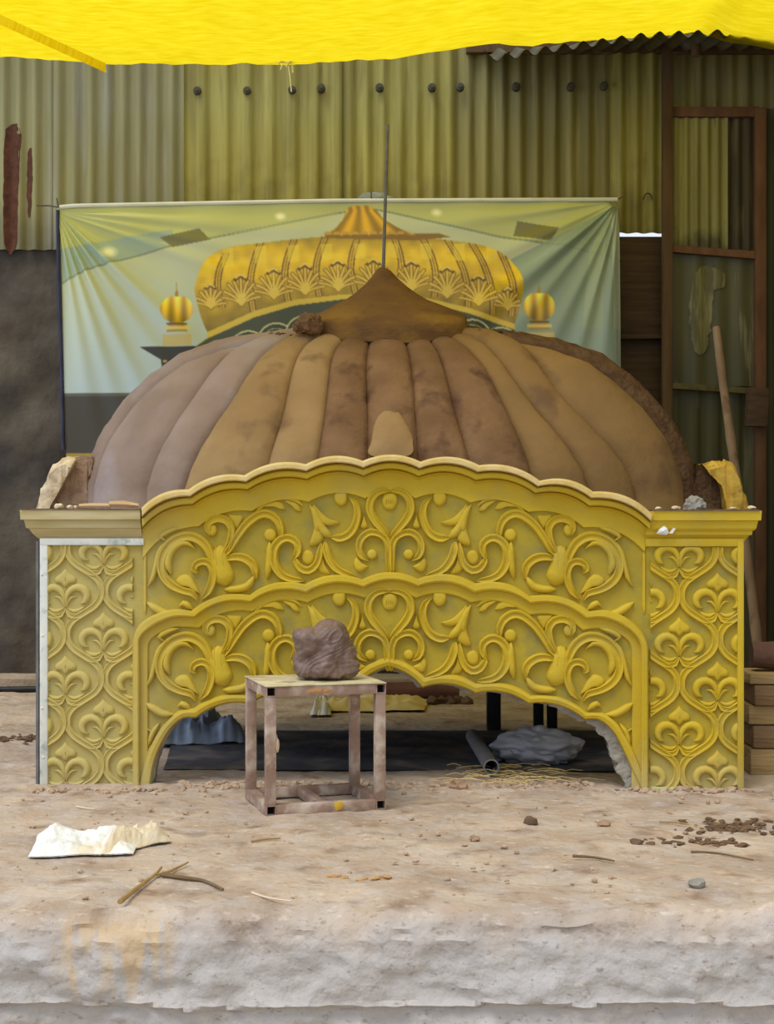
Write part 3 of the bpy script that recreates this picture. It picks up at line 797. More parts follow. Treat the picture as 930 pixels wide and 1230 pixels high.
# odds and ends on the cornices (in the arch's frame)
def fpw(px, py, d):
    u, v = FP(px, py, d); return Vector((u*CA - d*SA, -u*SA - d*CA, v))
def on_cornice(px, back_, side):        # point on the top sheet, 'back_' metres behind the front edge
    d = .07-back_; py = 611.2 if side < 0 else 612.2
    p = fpw(px, py, .07); q = Vector((p.x+SA*back_*0, p.y+back_, 0))
    q.z = (FP(98,612.2,.07)[1] if side < 0 else FP(850,613.2,.068)[1])+.005
    q.x *= (q.y+CD)/(p.y+CD)
    return q
m_wood = mat('split_wood', (196,160,112), (214,182,138), scale=16, rough=.85, stretch=(.3,2,2), bump=.3)
p0, p1 = on_cornice(95,.05,-1), on_cornice(133,.06,-1)
bm = bmesh.new(); c = (p0+p1)/2; d = (p1-p0); 
add_tube(bm, [p0+Vector((0,0,.011))-c, (p0*.6+p1*.4)+Vector((0,.002,.012))-c, p1+Vector((0,0,.012))-c], [.010,.0125,.011], 6)
o = obj('wood_stick', bm, m_wood); o.location = c; tag(o, 'longer tan wood stick lying on the left cornice', 'stick')
p0, p1 = on_cornice(131,.04,-1), on_cornice(166,.08,-1)
bm = bmesh.new(); c = (p0+p1)/2
add_tube(bm, [p0+Vector((0,0,.018))-c, (p0+p1)/2+Vector((0,0,.018))-c, p1+Vector((0,0,.012))-c], [.014,.017,.010], 6)
o = obj('wood_chip', bm, m_wood); o.location = c; tag(o, 'short splayed wood chip at the inner end of the left cornice', 'stick')
for k, px in enumerate((70,84,90)):
    bm = bmesh.new(); p = on_cornice(px,.03+.01*k,-1); s = (.014,.010,.008)[k]
    add_rock(bm, (0,0,s*.55), (s*1.5,s,s), 2, .3, 2, k+30); o = obj('plaster_crumb', bm, m_plas); o.location = p
    tag(o, 'small cream plaster crumb on the left cornice below the plaster block', 'crumb', 'plaster crumbs on the left cornice')
bm = bmesh.new(); p = on_cornice(834,.05,1)
for k, (dx, s) in enumerate(((0,.034),(-.022,.02),(.028,.022))): add_rock(bm, (dx,0,s*.58), (s*1.1,s,s), 3, .35, 2.2, 41+k)
o = obj('clay_clod', bm, m_conc); o.location = p; tag(o, 'grey crumbly clod on the right cornice beside the yellow plaster block', 'clod')
for k, px in enumerate((791,812,880,903)):
    bm = bmesh.new(); p = on_cornice(px,.02,1); s = .008+.003*(k%2)
    add_rock(bm, (0,0,s*.55), (s*1.6,s,s*.8), 2, .3, 2, k+50); o = obj('plaster_crumb', bm, m_plas); o.location = p
    tag(o, 'tiny pale crumb along the front edge of the right cornice', 'crumb', 'crumbs on the right cornice')
# white scrap caught on the cornice moulding
bm = bmesh.new(); 
sc_ = [(789,641),(792,636),(798,631.5),(802,635),(804,640),(800,642.5),(794,642)]
vs = [bm.verts.new(fpw(x, y, .052+.006*(i%2))) for i, (x, y) in enumerate(sc_)]
vb = [bm.verts.new(v.co+Vector((0,.008,0))) for v in vs]
ce = bm.verts.new(fpw(797,638,.066))
for i in range(len(vs)):
    j = (i+1)%len(vs); bm.faces.new((vs[i],vs[j],ce)); bm.faces.new((vs[i],vb[i],vb[j],vs[j]))
bm.faces.new(vb[::-1])
vs = [bm.verts.new(fpw(x, y, .046)) for x, y in ((804,640.5),(809,634),(812,635),(808,641))]; vb = [bm.verts.new(v.co+Vector((0,.006,0))) for v in vs]
bm.faces.new(vs); bm.faces.new(vb[::-1])
for i in range(4): bm.faces.new((vs[i],vb[i],vb[(i+1)%4],vs[(i+1)%4]))
tag(obj('paper_scrap', bm, mat('white_paper',(232,230,224),(214,212,206),scale=20), smooth=False), 'small white paper scrap stuck on the right cornice moulding', 'scrap')

# ------------------------------------------------------------------ stool and clay lump
Fp, Rp, Lp = G(320,980.5), G(463.7,972.5), G(284,959)
ux = (Rp-Fp); wx = ux.length; ux.normalize(); uy = Vector((-ux.y, ux.x, 0)); wy = .40
ang = math.atan2(ux.y, ux.x); SH = .480; TW = .038
stool = thing('metal_stool', 'low rusty square-tube metal stool in front of the arch, carrying a lump of clay', 'stool', Fp, ang)
m_tube = mat('rusty_tube', (138,110,92), (160,134,116), scale=9, rough=.7, bump=.25, bscale=40, c3=(196,178,158), s3=11, lo3=.48, hi3=.66)
m_dark = mat('tube_inner_shade', (22,18,16), rough=.9)
def square_tube_y(x0, z0, y0, y1):      # hollow tube along y, open ends
    bm = bmesh.new(); t = .004; a = TW
    R = []
    for yy, i in ((y0,0),(y1,0),(y1,t),(y0,t)):
        R.append([bm.verts.new((x0+x, yy, z0+z)) for x, z in ((i,i),(a-i,i),(a-i,a-i),(i,a-i))])
    for k in range(4):
        j = (k+1)%4
        for q in range(4): bm.faces.new((R[k][q],R[k][(q+1)%4],R[j][(q+1)%4],R[j][q]))
    ym = (y0+y1)/2   # dark plug painted in for the shade inside the hollow
    w1 = [bm.verts.new((x0+x, y0+.03, z0+z)) for x, z in ((t,t),(a-t,t),(a-t,a-t),(t,a-t))]; f = bm.faces.new(w1); f.material_index = 1
    return bm
for x0 in (0, wx-TW):
    for z0 in (0, SH-TW-.004): obj('side_rail', square_tube_y(x0, z0, 0, wy), [m_tube, m_dark], stool, smooth=False)
for y0 in (.0015, wy-TW):
    for z0 in (0, SH-TW-.004):
        bm = bmesh.new(); add_box(bm, (TW,y0,z0),(wx-TW,y0+TW-.0015,z0+TW), bev=.002); obj('cross_rail', bm, m_tube, stool)
for x0 in (0, wx-TW):
    for y0 in (.001, wy-TW):
        bm = bmesh.new(); add_box(bm, (x0,y0,TW),(x0+TW,y0+TW-.001,SH-TW-.004), bev=.002); obj('leg', bm, m_tube, stool)
bm = bmesh.new(); add_box(bm, (wx*.44,TW,.001),(wx*.44+TW,wy-TW,TW-.002), bev=.002); obj('middle_rail', bm, m_tube, stool)
m_top = mat('stool_sheet', (186,170,128), (206,194,156), scale=10, rough=.85, bump=.3, bscale=40, c3=(150,132,100), s3=14)
bm = bmesh.new(); add_box(bm, (-.004,-.004,SH-.004),(wx+.002,wy+.004,SH), bev=.0015); obj('top_sheet', bm, m_top, stool)
bm = bmesh.new(); add_rock(bm, (TW+.004,.012,.26), (.010,.010,.030), 2, .4, 2, 5, flat=False); obj('clay_dab', bm, mat('pale_clay',(206,184,150),(190,164,130),scale=20), stool)
m_pt = mat('ochre_paint', (206,166,54), (190,150,60), scale=20, rough=.7)
bm = bmesh.new(); add_rock(bm, (wx*.60,.001,.024), (.019,.004,.019), 2, .25, 2, 8, flat=False); obj('paint_spot', bm, m_pt, stool)
bm = bmesh.new()
for k in range(3): add_rock(bm, (wx*(.38+.06*k),.001,SH-.024), (.02,.0025,.010), 2, .5, 3, 12+k, flat=False)
obj('paint_smear', bm, mat('orange_smear',(196,148,84),(170,128,90),scale=12), stool)
# lump of clay
M = Matrix.Translation(Fp) @ Matrix.Rotation(ang, 4, 'Z')
cb = W(391,817,5.78); cb.z = SH
bm = bmesh.new(); bmesh.ops.create_icosphere(bm, subdivisions=6, radius=1)
hp = [(0,.105),(.2,.118),(.45,.112),(.62,.106),(.8,.088),(.95,.066),(1.0,.0)]
for v in bm.verts:
    n = v.co.normalized(); t = (n.z+1)/2
    h = .208*t
    # superellipsoid column, wider low, sloping flat top
    rr = .117*(1-abs(2*t-1)**4.5)**.5*(1.02-.16*t)
    a = math.atan2(n.y, n.x)
    p = Vector((rr*math.cos(a), rr*.9*math.sin(a), h))
    q = Vector((p.x*1.0+p.z*.45, p.y, p.z*1.25-p.x*.55))
    k = noise.noise(q*11+Vector((3,1,2)))*.030 + noise.noise(q*24)*.010
    fold = noise.noise(Vector((q.x*5, q.y*5, q.z*16+6*noise.noise(q*8))))
    k += .007*(1-abs(fold)*2.0) + .003*noise.fractal(q*45,.7,2,3)
    if t < .10: k *= .4
    d = Vector((p.x, p.y, (p.z-.09)*.8)).normalized()
    p += d*k
    if p.z < .0: p.z = 0
    p.x -= .012*(p.z/.2)
    v.co = p
m_lump = mat('wet_clay', (108,86,74), (130,106,92), scale=9, rough=.5, bump=.35, bscale=30, c3=(100,78,66), s3=12, spec=.4)
o = obj('clay_lump', bm, m_lump, angle=180); o.location = cb; tag(o, 'rough lump of brown modelling clay sitting on the metal stool', 'clay')

# ------------------------------------------------------------------ back wall
WZ = 9.90; WY = WZ-CD
m_galv1 = mat('galvanised_dull', (142,136,92), (118,112,72), scale=3, rough=.55, bump=.15, bscale=60, stretch=(3,1,.25), c3=(164,160,140), s3=3, lo3=.5, hi3=.8)  # grey metal sheets; yellow light of the tarp is put into their colours
m_galv2 = mat('galvanised_tarp_tint', (160,150,76), (132,122,58), scale=3, rough=.5, bump=.15, bscale=80, stretch=(4,1,.3), c3=(120,110,60), s3=7, lo3=.55, hi3=.8)
m_galv3 = mat('galvanised_olive', (138,128,72), (114,106,58), scale=3, rough=.55, bump=.15, bscale=80, stretch=(4,1,.2), c3=(160,152,96), s3=5, lo3=.55, hi3=.8)
overlay(m_galv1, (84,78,62), 'Z', 3.22, 2.98, noise_scale=6, amt=.3, strength=.55)
overlay(m_galv2, (70,60,40), 'Z', 3.45, 2.85, noise_scale=7, amt=1.0, strength=.5)  # these sheets turn darker towards the bottom
def corrugated(px0, px1, py0, py1, Z, pitch_px, amp, m, name, parent, wave='sin', nz=2, seed=0):
    p0 = W(px0, py0, Z); p1 = W(px1, py1, Z); pitch = pitch_px/F*Z
    n = int((p1.x-p0.x)/pitch*10); bm = bmesh.new(); cols = []
    fr, bk = [], []
    for zz in np.linspace(p1.z, p0.z, nz):
        fr.append([]); bk.append([])
        for x in np.linspace(p0.x, p1.x, n):
            s = math.sin(2*math.pi*x/pitch)
            if wave == 'box': s = max(-1, min(1, s*2.2))
            yy = p0.y + amp*s + .006*noise.noise(Vector((x*2, zz*2, seed)))
            fr[-1].append(Vector((x, yy, zz))); bk[-1].append(Vector((x, yy+.002, zz)))
    add_grid(bm, fr); add_grid(bm, [r[::-1] for r in bk])
    o = obj(name, bm, m, parent, angle=75); return o
# lower masonry wall (with the bright slit left open above it at the right)
m_mas = mat('sooty_render', (78,70,60), (100,92,80), scale=4, rough=.95, bump=1.0, bscale=9, c3=(56,52,50), s3=1.6, lo3=.45, hi3=.65, spec=.1)
bm = bmesh.new()
xl, xr = -3.4, W(746,0,WZ).x
zt = W(0,296,WZ).z
rows = []
for z_ in np.linspace(-.02, zt, 60):
    rows.append([Vector((x, WY+.05-.022*fbm(x,z_,3.2,2)-.008*fbm(x,z_,11,4), z_+ (.012*fbm(x,0,5) if z_ > zt-.05 else 0))) for x in np.linspace(xl, xr, 130)])
rows.append([Vector((p.x, WY+.30, p.z)) for p in rows[-1]]); rows.append([Vector((p.x, WY+.32, -.02)) for p in rows[-1]])
add_grid(bm, rows)
wall = struct('wall_back', bm, m_mas)
def sheet(*a, **k): return corrugated(*a, **k)
LB = 300
s1 = sheet(-60, 66, 40, LB, WZ+.02, 19, .016, m_galv1, 'corrugated_sheet', wall, seed=1)
s2 = sheet(64, 224, 40, 300, WZ, 19.5, .015, m_galv1, 'corrugated_sheet', wall, seed=2)
s3 = sheet(221, 411, 40, 262, WZ-.03, 27, .017, m_galv2, 'corrugated_sheet', wall, wave='box', seed=3)
s4 = sheet(410, 545, 40, 262, WZ-.01, 20, .017, m_galv2, 'corrugated_sheet', wall, seed=4)
s5 = sheet(543, 735, 40, 262, WZ+.0, 20.5, .017, m_galv3, 'corrugated_sheet', wall, seed=5)
s6 = sheet(733, 800, 40, 280, WZ-.03, 19, .018, m_galv2, 'corrugated_sheet', wall, seed=6)
for o, l in ((s1,'rust-streaked sheet at the far left'),(s2,'dull grey sheet'),(s3,'bright ribbed sheet, yellow tarp light put into its colour'),(s5,'olive sheet'),(s6,'sheet beside the gate post, darker at the bottom')): tag(o, l, None)
m_bolt = mat('bolt_washer', (64,58,40), (84,76,54), scale=30, rough=.7)
for (x, y) in ((237,109),(297,109),(351,108),(386,105.5),(456,105),(519,105),(553,104.5),(620,104),(686,104),(726,103)):
    bm = bmesh.new(); p = W(x, y, WZ-.055)
    for r_, dp in ((.027,.016),(.013,.026)):
        ring = add_tube(bm, [Vector((0,.03,0)), Vector((0,-dp*.6,0)), Vector((0,-dp,0))], [r_, r_, r_*.75], 12)
    o = obj('bolt', bm, m_bolt, wall); o.location = p
bm = bmesh.new(); q0 = W(778,240,WZ-.06); add_tube(bm, [Vector((.027*math.cos(a), -.012, .04*math.sin(a))) for a in np.linspace(0,math.pi,12)], .005, 6)
o = obj('wire_handle', bm, m_bolt, wall); o.location = q0
# rust streaks on the left sheet
m_rusty = mat('rust_patch', (92,56,38), (74,44,32), scale=20, rough=.95, bump=.4)
for (pts) in ([(12,150),(20,148),(26,160),(24,200),(22,250),(20,296),(6,296),(6,170)], [(34,180),(38,178),(39,210),(37,250),(34,262),(32,215)]):
    bm = bmesh.new(); O = catmull(pts+[pts[0]], step=5)[:-1]
    pitch = 19/F*(WZ+.02)
    def sp_(p):
        q = W(p[0], p[1], WZ+.02); q.y += .011*math.sin(2*math.pi*q.x/pitch)-.007; return q
    ys = sorted(set([p[1] for p in O])); arr = np.array(O)
    rows = []
    for y in np.linspace(arr[:,1].min()+1, arr[:,1].max()-1, 24):
        xs_ = []
        for i in range(len(O)):
            a, b = O[i], O[(i+1)%len(O)]
            if (a[1]-y)*(b[1]-y) <= 0 and a[1] != b[1]: xs_.append(a[0]+(b[0]-a[0])*(y-a[1])/(b[1]-a[1]))
        if len(xs_) < 2: continue
        a, b = min(xs_), max(xs_); jit = 1.5*noise.noise(Vector((y*.1,0,0)))
        rows.append([sp_((a+(b-a)*t+jit, y)) for t in np.linspace(0,1,8)])
    add_grid(bm, rows); obj('rust_patch', bm, m_rusty, s1)
# brown boarding between banner and gate, below the slit
m_brd = mat('brown_boards', (70,52,34), (84,66,42), scale=5, rough=.9, stretch=(.6,1,6), bump=.4, bscale=14)
bm = bmesh.new()
za, zb = W(0,280.5,WZ).z, W(0,402,WZ).z
add_box(bm, (W(740,0,WZ).x, WY+.0, zb), (W(800,0,WZ).x, WY+.04, za-.02), bev=.004)
add_box(bm, (W(740,0,WZ).x, WY+.05, -.02), (W(800,0,WZ).x, WY+.09, zb-.012), bev=.004)
add_box(bm, (W(738,0,WZ).x, WY-.03, zb-.03), (W(798,0,WZ).x, WY+.02, zb), bev=.004)
struct('wall_boards', bm, m_brd)
# low kerb along the wall foot
bm = bmesh.new(); zk = .10
rows = []
for (yy, zz) in ((WY+.05,zk),(WY-.10,zk),(WY-.125,zk-.02),(WY-.13,-.02)):
    rows.append([Vector((x, yy+.006*fbm(x,zz,6), zz+.006*fbm(x,yy,5,3))) for x in np.linspace(-3.4,W(560,0,WZ).x,120)])
add_grid(bm, rows); struct('trim_kerb', bm, mat('kerb_mud',(168,150,128),(146,128,106),scale=4,rough=.95,bump=.5))
bm = bmesh.new(); add_tube(bm, [Vector((x, .006*math.sin(x*4), .02+.004*math.sin(x*3+1))) for x in np.linspace(-.55,.55,14)], .02, 10)
o = obj('black_pipe', bm, m_blk); o.location = (-2.1, WY-.20, 0); tag(o, 'thin black pipe lying along the wall foot left of the arch', 'pipe')

# ------------------------------------------------------------------ gate at the right
m_frame = mat('rusty_frame', (96,66,44), (118,84,56), scale=10, rough=.85, bump=.3, stretch=(1,1,.3))
gate = bpy.data.objects.new('door_1', None); COL.objects.link(gate); gate['kind'] = 'structure'
GZ_ = WZ-.16
def gbox(x0, y0, x1, y1, Z, dep, m, nm, bev=.004):
    bm = bmesh.new(); a = W(x0, y1, Z); b = W(x1, y0, Z); a.z = max(a.z, .001)
    add_box(bm, (a.x, a.y, a.z), (b.x, a.y+dep, b.z), bev=bev); return obj(nm, bm, m, gate)
m_post = mat('brown_post', (82,60,36), (100,76,46), scale=6, rough=.85, stretch=(2,2,.3), bump=.3)
gbox(797, 40, 808.5, 980, GZ_-.02, .07, m_post, 'post')
gbox(908, 130, 921, 980, GZ_, .06, m_frame, 'post')
gbox(808, 128, 912, 140, GZ_+.02, .05, m_frame, 'rail')
def sloped(x0, y0, x1, y1, th, Z, m, nm):
    bm = bmesh.new(); a = W(x0,y0,Z); b = W(x1,y1,Z); h = th/F*Z
    vs = []
    for p in (a,b):
        for yy in (0,.05):
            for zz in (-h,0): vs.append(bm.verts.new((p.x,p.y+yy,p.z+zz)))
    for q in ((0,1,3,2),(4,6,7,5),(0,4,5,1),(2,3,7,6),(0,2,6,4),(1,5,7,3)): bm.faces.new([vs[i] for i in q])
    obj(nm, bm, m, gate, smooth=False)
sloped(808.6,294,907.5,302,8.5,GZ_,m_frame,'rail')
m_lip = mat('mossy_lip', (108,100,58), (84,76,44), scale=14, rough=.9, bump=.4)
sloped(808.6,459.5,907.5,466,7,GZ_-.02,m_lip,'rail')
m_gal = mat('gate_sheet_pale', (150,144,82), (128,122,66), scale=4, rough=.6, stretch=(4,1,.25), c3=(74,66,42), s3=6, lo3=.58, hi3=.75, bump=.1, bscale=50)
overlay(m_gal, (66,60,42), 'Z', 3.02, 2.88, noise_scale=8, amt=.35, strength=.85)
m_gad = mat('gate_sheet_dark', (72,60,40), (60,54,38), scale=4, rough=.65, stretch=(4,1,.25), c3=(92,84,56), s3=8)
m_gam = mat('gate_sheet_stained', (76,74,50), (96,92,58), scale=3, rough=.5, stretch=(3,1,.3), c3=(150,146,110), s3=5, lo3=.62, hi3=.74)
m_gao = mat('gate_sheet_olive', (88,84,52), (74,70,44), scale=4, rough=.6, stretch=(3,1,.25), c3=(112,108,78), s3=7, lo3=.6, hi3=.75)
m_scr = mat('scraped_metal', (100,96,58), (140,132,84), scale=9, rough=.45, stretch=(4,1,.5), c3=(90,86,54), s3=12, lo3=.5, hi3=.65)
g1 = corrugated(808, 874, 136, 303, GZ_+.05, 12.5, .010, m_gal, 'corrugated_sheet', gate, seed=11)
g2 = corrugated(871, 911, 136, 306, GZ_+.06, 12.5, .008, m_gad, 'corrugated_sheet', gate, seed=12)
g3 = corrugated(806, 911, 300, 464, GZ_+.05, 27, .007, m_gam, 'corrugated_sheet', gate, seed=13)
g4 = corrugated(800, 911, 464, 812, GZ_+.06, 25, .008, m_gao, 'corrugated_sheet', gate, wave='box', seed=14)
for pts in ([(832,336),(842,320),(858,322),(872,332),(868,346),(859,340),(857,352),(853,400),(846,425),(836,424),(830,404),(828,366)],):
    bm = bmesh.new(); O = catmull(pts+[pts[0]], step=4)[:-1]; arr = np.array(O); rows = []
    pit = 27/F*(GZ_+.05)
    for y in np.linspace(arr[:,1].min()+1, arr[:,1].max()-1, 34):
        xs_ = []
        for i in range(len(O)):
            a, b = O[i], O[(i+1)%len(O)]
            if (a[1]-y)*(b[1]-y) <= 0 and a[1] != b[1]: xs_.append(a[0]+(b[0]-a[0])*(y-a[1])/(b[1]-a[1]))
        if len(xs_) < 2: continue
        row = []
        for t in np.linspace(0,1,10):
            q = W(min(xs_)+(max(xs_)-min(xs_))*t+3.5*noise.fractal(Vector((y*.11,t*.6,0)),.8,2,4), y, GZ_+.05); q.y += .007*math.sin(2*math.pi*q.x/pit)-.010
            row.append(q)
        rows.append(row)
    add_grid(bm, rows); obj('scraped_patch', bm, m_scr, g3)
tag(g1,'pale ribbed sheet',None); tag(g2,'dark sheet',None); tag(g3,'stained sheet',None); tag(g4,'olive sheet',None)
# wall above and right of the gate
s7 = corrugated(800, 990, 25, 138, WZ+.02, 19, .012, m_galv3, 'corrugated_sheet', wall, seed=7)
bm = bmesh.new(); add_box(bm, (W(800,0,WZ).x, WY+.12, -.02), (3.2, WY+.16, W(0,290,WZ).z)); obj('backing_board', bm, m_brd, wall, smooth=False)
corrugated(900, 1010, 130, 830, WZ+.02, 19, .012, m_gao, 'corrugated_sheet', wall, seed=8)
# wooden peg block on the gate post edge
bm = bmesh.new(); a = W(900,466,GZ_-.10); b = W(925,512,GZ_-.10)
add_box(bm, (a.x,a.y,b.z), (b.x,a.y+.09,a.z), bev=.006)
for v in bm.verts:
    if v.co.z < b.z+.05: v.co.x -= .012
obj('wooden_block', bm, mat('old_wood',(78,58,42),(98,76,56),scale=8,rough=.9,stretch=(1,1,4)), gate)

# eave: corrugated roof sheet showing its wavy edge at the upper right
bm = bmesh.new(); rows = []
for yy, tt in ((9.18-CD,0),(WY+.05,1),(WY+.8,2)):
    rows.append([Vector((x, yy, (np.interp(x,[W(600,0,9.18).x,W(660,0,9.18).x,W(780,0,9.18).x,W(990,0,9.18).x],[W(0,70,9.18).z,W(0,60,9.18).z,W(0,43,9.18).z,W(0,36,9.18).z]) if tt == 0 else W(0,58,WZ).z+(.2 if tt == 2 else 0))+.022*math.sin(2*math.pi*x/(23/F*9.18)))) for x in np.linspace(W(590,0,9.18).x, W(1000,0,WZ).x, 260)])
add_grid(bm, rows); add_grid(bm, [[p+Vector((0,0,.004)) for p in r[::-1]] for r in rows])
struct('roof', bm, mat('roof_sheet',(70,62,30),(88,78,40),scale=8,rough=.7), angle=80)
bm = bmesh.new()
a = W(560,80,WZ); add_box(bm, (a.x, WY-.06, W(0,66,WZ).z), (2.8, WY-.0, W(0,52,WZ).z)); struct('trim_beam', bm, m_post, smooth=False)
# pole holding the tarp
bm = bmesh.new(); pa = W(836,45,9.55); add_tube(bm, [Vector((0,0,-.12)), Vector((0,0,.6))], .03, 10); o = obj('tarp_pole', bm, m_post); o.location = pa
tag(o, 'short brown pole under the yellow tarp at the upper right', 'pole')
# right side wall of the shed (beyond the frame)
struct('wall_right', (lambda b: (add_box(b, (2.85,-.6,-.05),(2.90,WY+.3,4.4)), b)[1])(bmesh.new()), m_gao, smooth=False)

# ------------------------------------------------------------------ tarp
m = bpy.data.materials.new('yellow_tarp'); m.use_nodes = True; nt = m.node_tree; nt.nodes.clear()
out = nt.nodes.new('ShaderNodeOutputMaterial'); tr = nt.nodes.new('ShaderNodeBsdfTranslucent'); df = nt.nodes.new('ShaderNodeBsdfDiffuse'); mx = nt.nodes.new('ShaderNodeMixShader')
mx.inputs[0].default_value = .25
tc = nt.nodes.new('ShaderNodeTexCoord')
wv = nt.nodes.new('ShaderNodeTexNoise'); wv.inputs['Scale'].default_value = 6; wv.inputs['Detail'].default_value = 8
mp = nt.nodes.new('ShaderNodeMapping'); mp.inputs['Scale'].default_value = (1.2,6,1); mp.inputs['Rotation'].default_value = (0,0,.35)
nt.links.new(tc.outputs['Object'], mp.inputs[0]); nt.links.new(mp.outputs[0], wv.inputs['Vector'])
rp = nt.nodes.new('ShaderNodeValToRGB'); rp.color_ramp.elements[0].position = .3; rp.color_ramp.elements[1].position = .72
rp.color_ramp.elements[0].color = (.86,.60,.004,1); rp.color_ramp.elements[1].color = (1.0,.76,.02,1)
e = rp.color_ramp.elements.new(.80); e.color = (.95,.80,.25,1)
nt.links.new(wv.outputs['Fac'], rp.inputs[0])
nt.links.new(rp.outputs[0], tr.inputs['Color']); nt.links.new(rp.outputs[0], df.inputs['Color'])
nt.links.new(df.outputs[0], mx.inputs[1]); nt.links.new(tr.outputs[0], mx.inputs[2]); mx.inputs[0].default_value = .8
nt.links.new(mx.outputs[0], out.inputs[0])
m_tarp = m
tarp = thing('yellow_tarp', 'translucent bright yellow tarpaulin stretched overhead along the top', 'tarp', (0,WY-1.5,4.0))
ex = [-100,15,60,90,125,150,345,450,560,600,640,745,830,842,870,913,1000]; ey = [66,69,70,74,77,77,78,73,56,52,54,46,40,38,50,56,70]
rows = []; bm = bmesh.new()
for k, t in enumerate(np.linspace(0,1,46)):
    row = []
    Zr = 9.30-t*3.6
    for px in np.linspace(-60,990,160):
        e = W(px, np.interp(px, ex, ey), 9.30)
        x = e.x*1.0
        z_ = e.z + .30*t - .10*math.sin(math.pi*min(1,t*1.5))*.5
        z_ = z_*(1-t*.6)+(4.42)*(t*.6)
        z_ += .018*noise.fractal(Vector((x*1.6+t*2, t*6, 1)), .7, 2, 4)
        if t == 0: z_ += .008*noise.noise(Vector((px*.05,0,0)))
        fold = x - (-2.45+.75*(1-t/.12)) if t < .12 else 9
        row.append(Vector((x, Zr-CD, z_))-Vector(tarp.location))
    rows.append(row)
add_grid(bm, rows)
obj('sheet', bm, m_tarp, tarp, angle=180)
# overlapping hem fold at the left
bm = bmesh.new(); rows = []
for s in np.linspace(0,1,20):
    px = -10+138*s; py = 12+64*s
    q = W(px, py, 9.28-1.0*(1-s)); row = []
    for k in range(5):
        row.append(q+Vector((0,-.01*k,-.012*math.sin(k/4*math.pi)+.012*k-.06))-Vector(tarp.location))
    rows.append(row)
add_grid(bm, rows)
tag(obj('hem_fold', bm, m_tarp, tarp, angle=180), 'darker doubled fold', None)
# rope tie
m_rope = mat('white_rope', (226,220,150), (240,236,200), scale=30, rough=.9)
tie = bmesh.new(); q0 = W(346,76,9.26)
for k in range(9):
    a = Vector((random.uniform(-.05,.03), random.uniform(-.02,.02), random.uniform(-.02,.05)))
    b = a+Vector((random.uniform(-.05,.05), 0, random.uniform(-.05,.04)))
    add_tube(tie, [q0+a, q0+(a+b)/2+Vector((0,-.015,.012)), q0+b], .006, 6)
add_tube(tie, [q0+Vector((-.16,0,.06)), q0+Vector((-.06,-.01,.035)), q0], .006, 6)
add_tube(tie, [q0, q0+Vector((.012,0,-.08)), q0+Vector((.02,.02,-.17))], .004, 6)
for v in tie.verts: v.co -= Vector(tarp.location)
obj('rope_tie', tie, m_rope, tarp)

# ------------------------------------------------------------------ banner
BZ = 9.66
NX, NY = 860, 330
px = np.linspace(68,746,NX); py = np.linspace(240,560,NY)
PX, PY = np.meshgrid(px, py)
img = np.zeros((NY,NX,3))
def srgb(c): return np.array(c, float)
def setm(mask, c, a=1.0):
    img[mask] = img[mask]*(1-a)+srgb(c)*a
def poly(pts):
    x, y = PX, PY; ins = np.zeros_like(PX, bool); n = len(pts); j = n-1
    for i in range(n):
        xi, yi = pts[i]; xj, yj = pts[j]
        c = ((yi > y) != (yj > y)) & (x < (xj-xi)*(y-yi)/((yj-yi) or 1e-9)+xi); ins ^= c; j = i
    return ins
# printed room: ceiling, walls, floor
ceil_y = np.where(PX < 440, np.interp(PX,[68,100,205,440],[334,318,290,248]), np.interp(PX,[440,470,600,680,746],[248,254,284,296,312]))
img[:] = srgb((196,204,178)); g = np.clip((PY-300)/170,0,1)[...,None]
img[:] = srgb((204,208,160))*(1-g)+srgb((184,200,196))*g
setm(PY < ceil_y, (196,198,122)); setm((PY < ceil_y)&(PX < 205)&(PY > np.interp(PX,[68,205],[292,270])), (168,184,150))
setm((np.abs(PY-ceil_y) < 1.2), (128,140,108), .8)
setm(poly([(380,268),(415,250),(440,248),(200,290),(185,286)])&(PY < ceil_y+10), (206,206,130), .5)
for P in ([(189,280),(237,270),(250,284),(204,292)], [(622,265),(671,274),(661,289),(616,283)]): setm(poly(P), (128,122,66))
for (x, y, r) in ((127,297,9),(336,257,6),(525,254,6),(722,288,6)):
    d = np.hypot((PX-x),(PY-y)*1.4); a = np.clip(1.4-d/r,0,1)[...,None]; img[:] = img*(1-a)+srgb((255,250,190))*a
# fold shading painted over the right side: dark teal face, light edge roll
setm(poly([(575,330),(745,245),(746,560),(560,560)]), (140,158,136), .8); setm(poly([(735,262),(746,250),(746,560),(738,560)]), (206,214,196), .6); setm(poly([(708,300),(728,270),(720,470),(690,470)]), (178,188,150), .5)
setm(PY > 470, (66,60,44)); setm((PY > 470)&(PY < 474), (120,124,110),.5); setm(PY > 543.5, (170,140,40)); setm(PY > 549, (50,44,36))
setm((PX > 625)&(PY > 395)&(PY < 470), (150,166,158), .4)
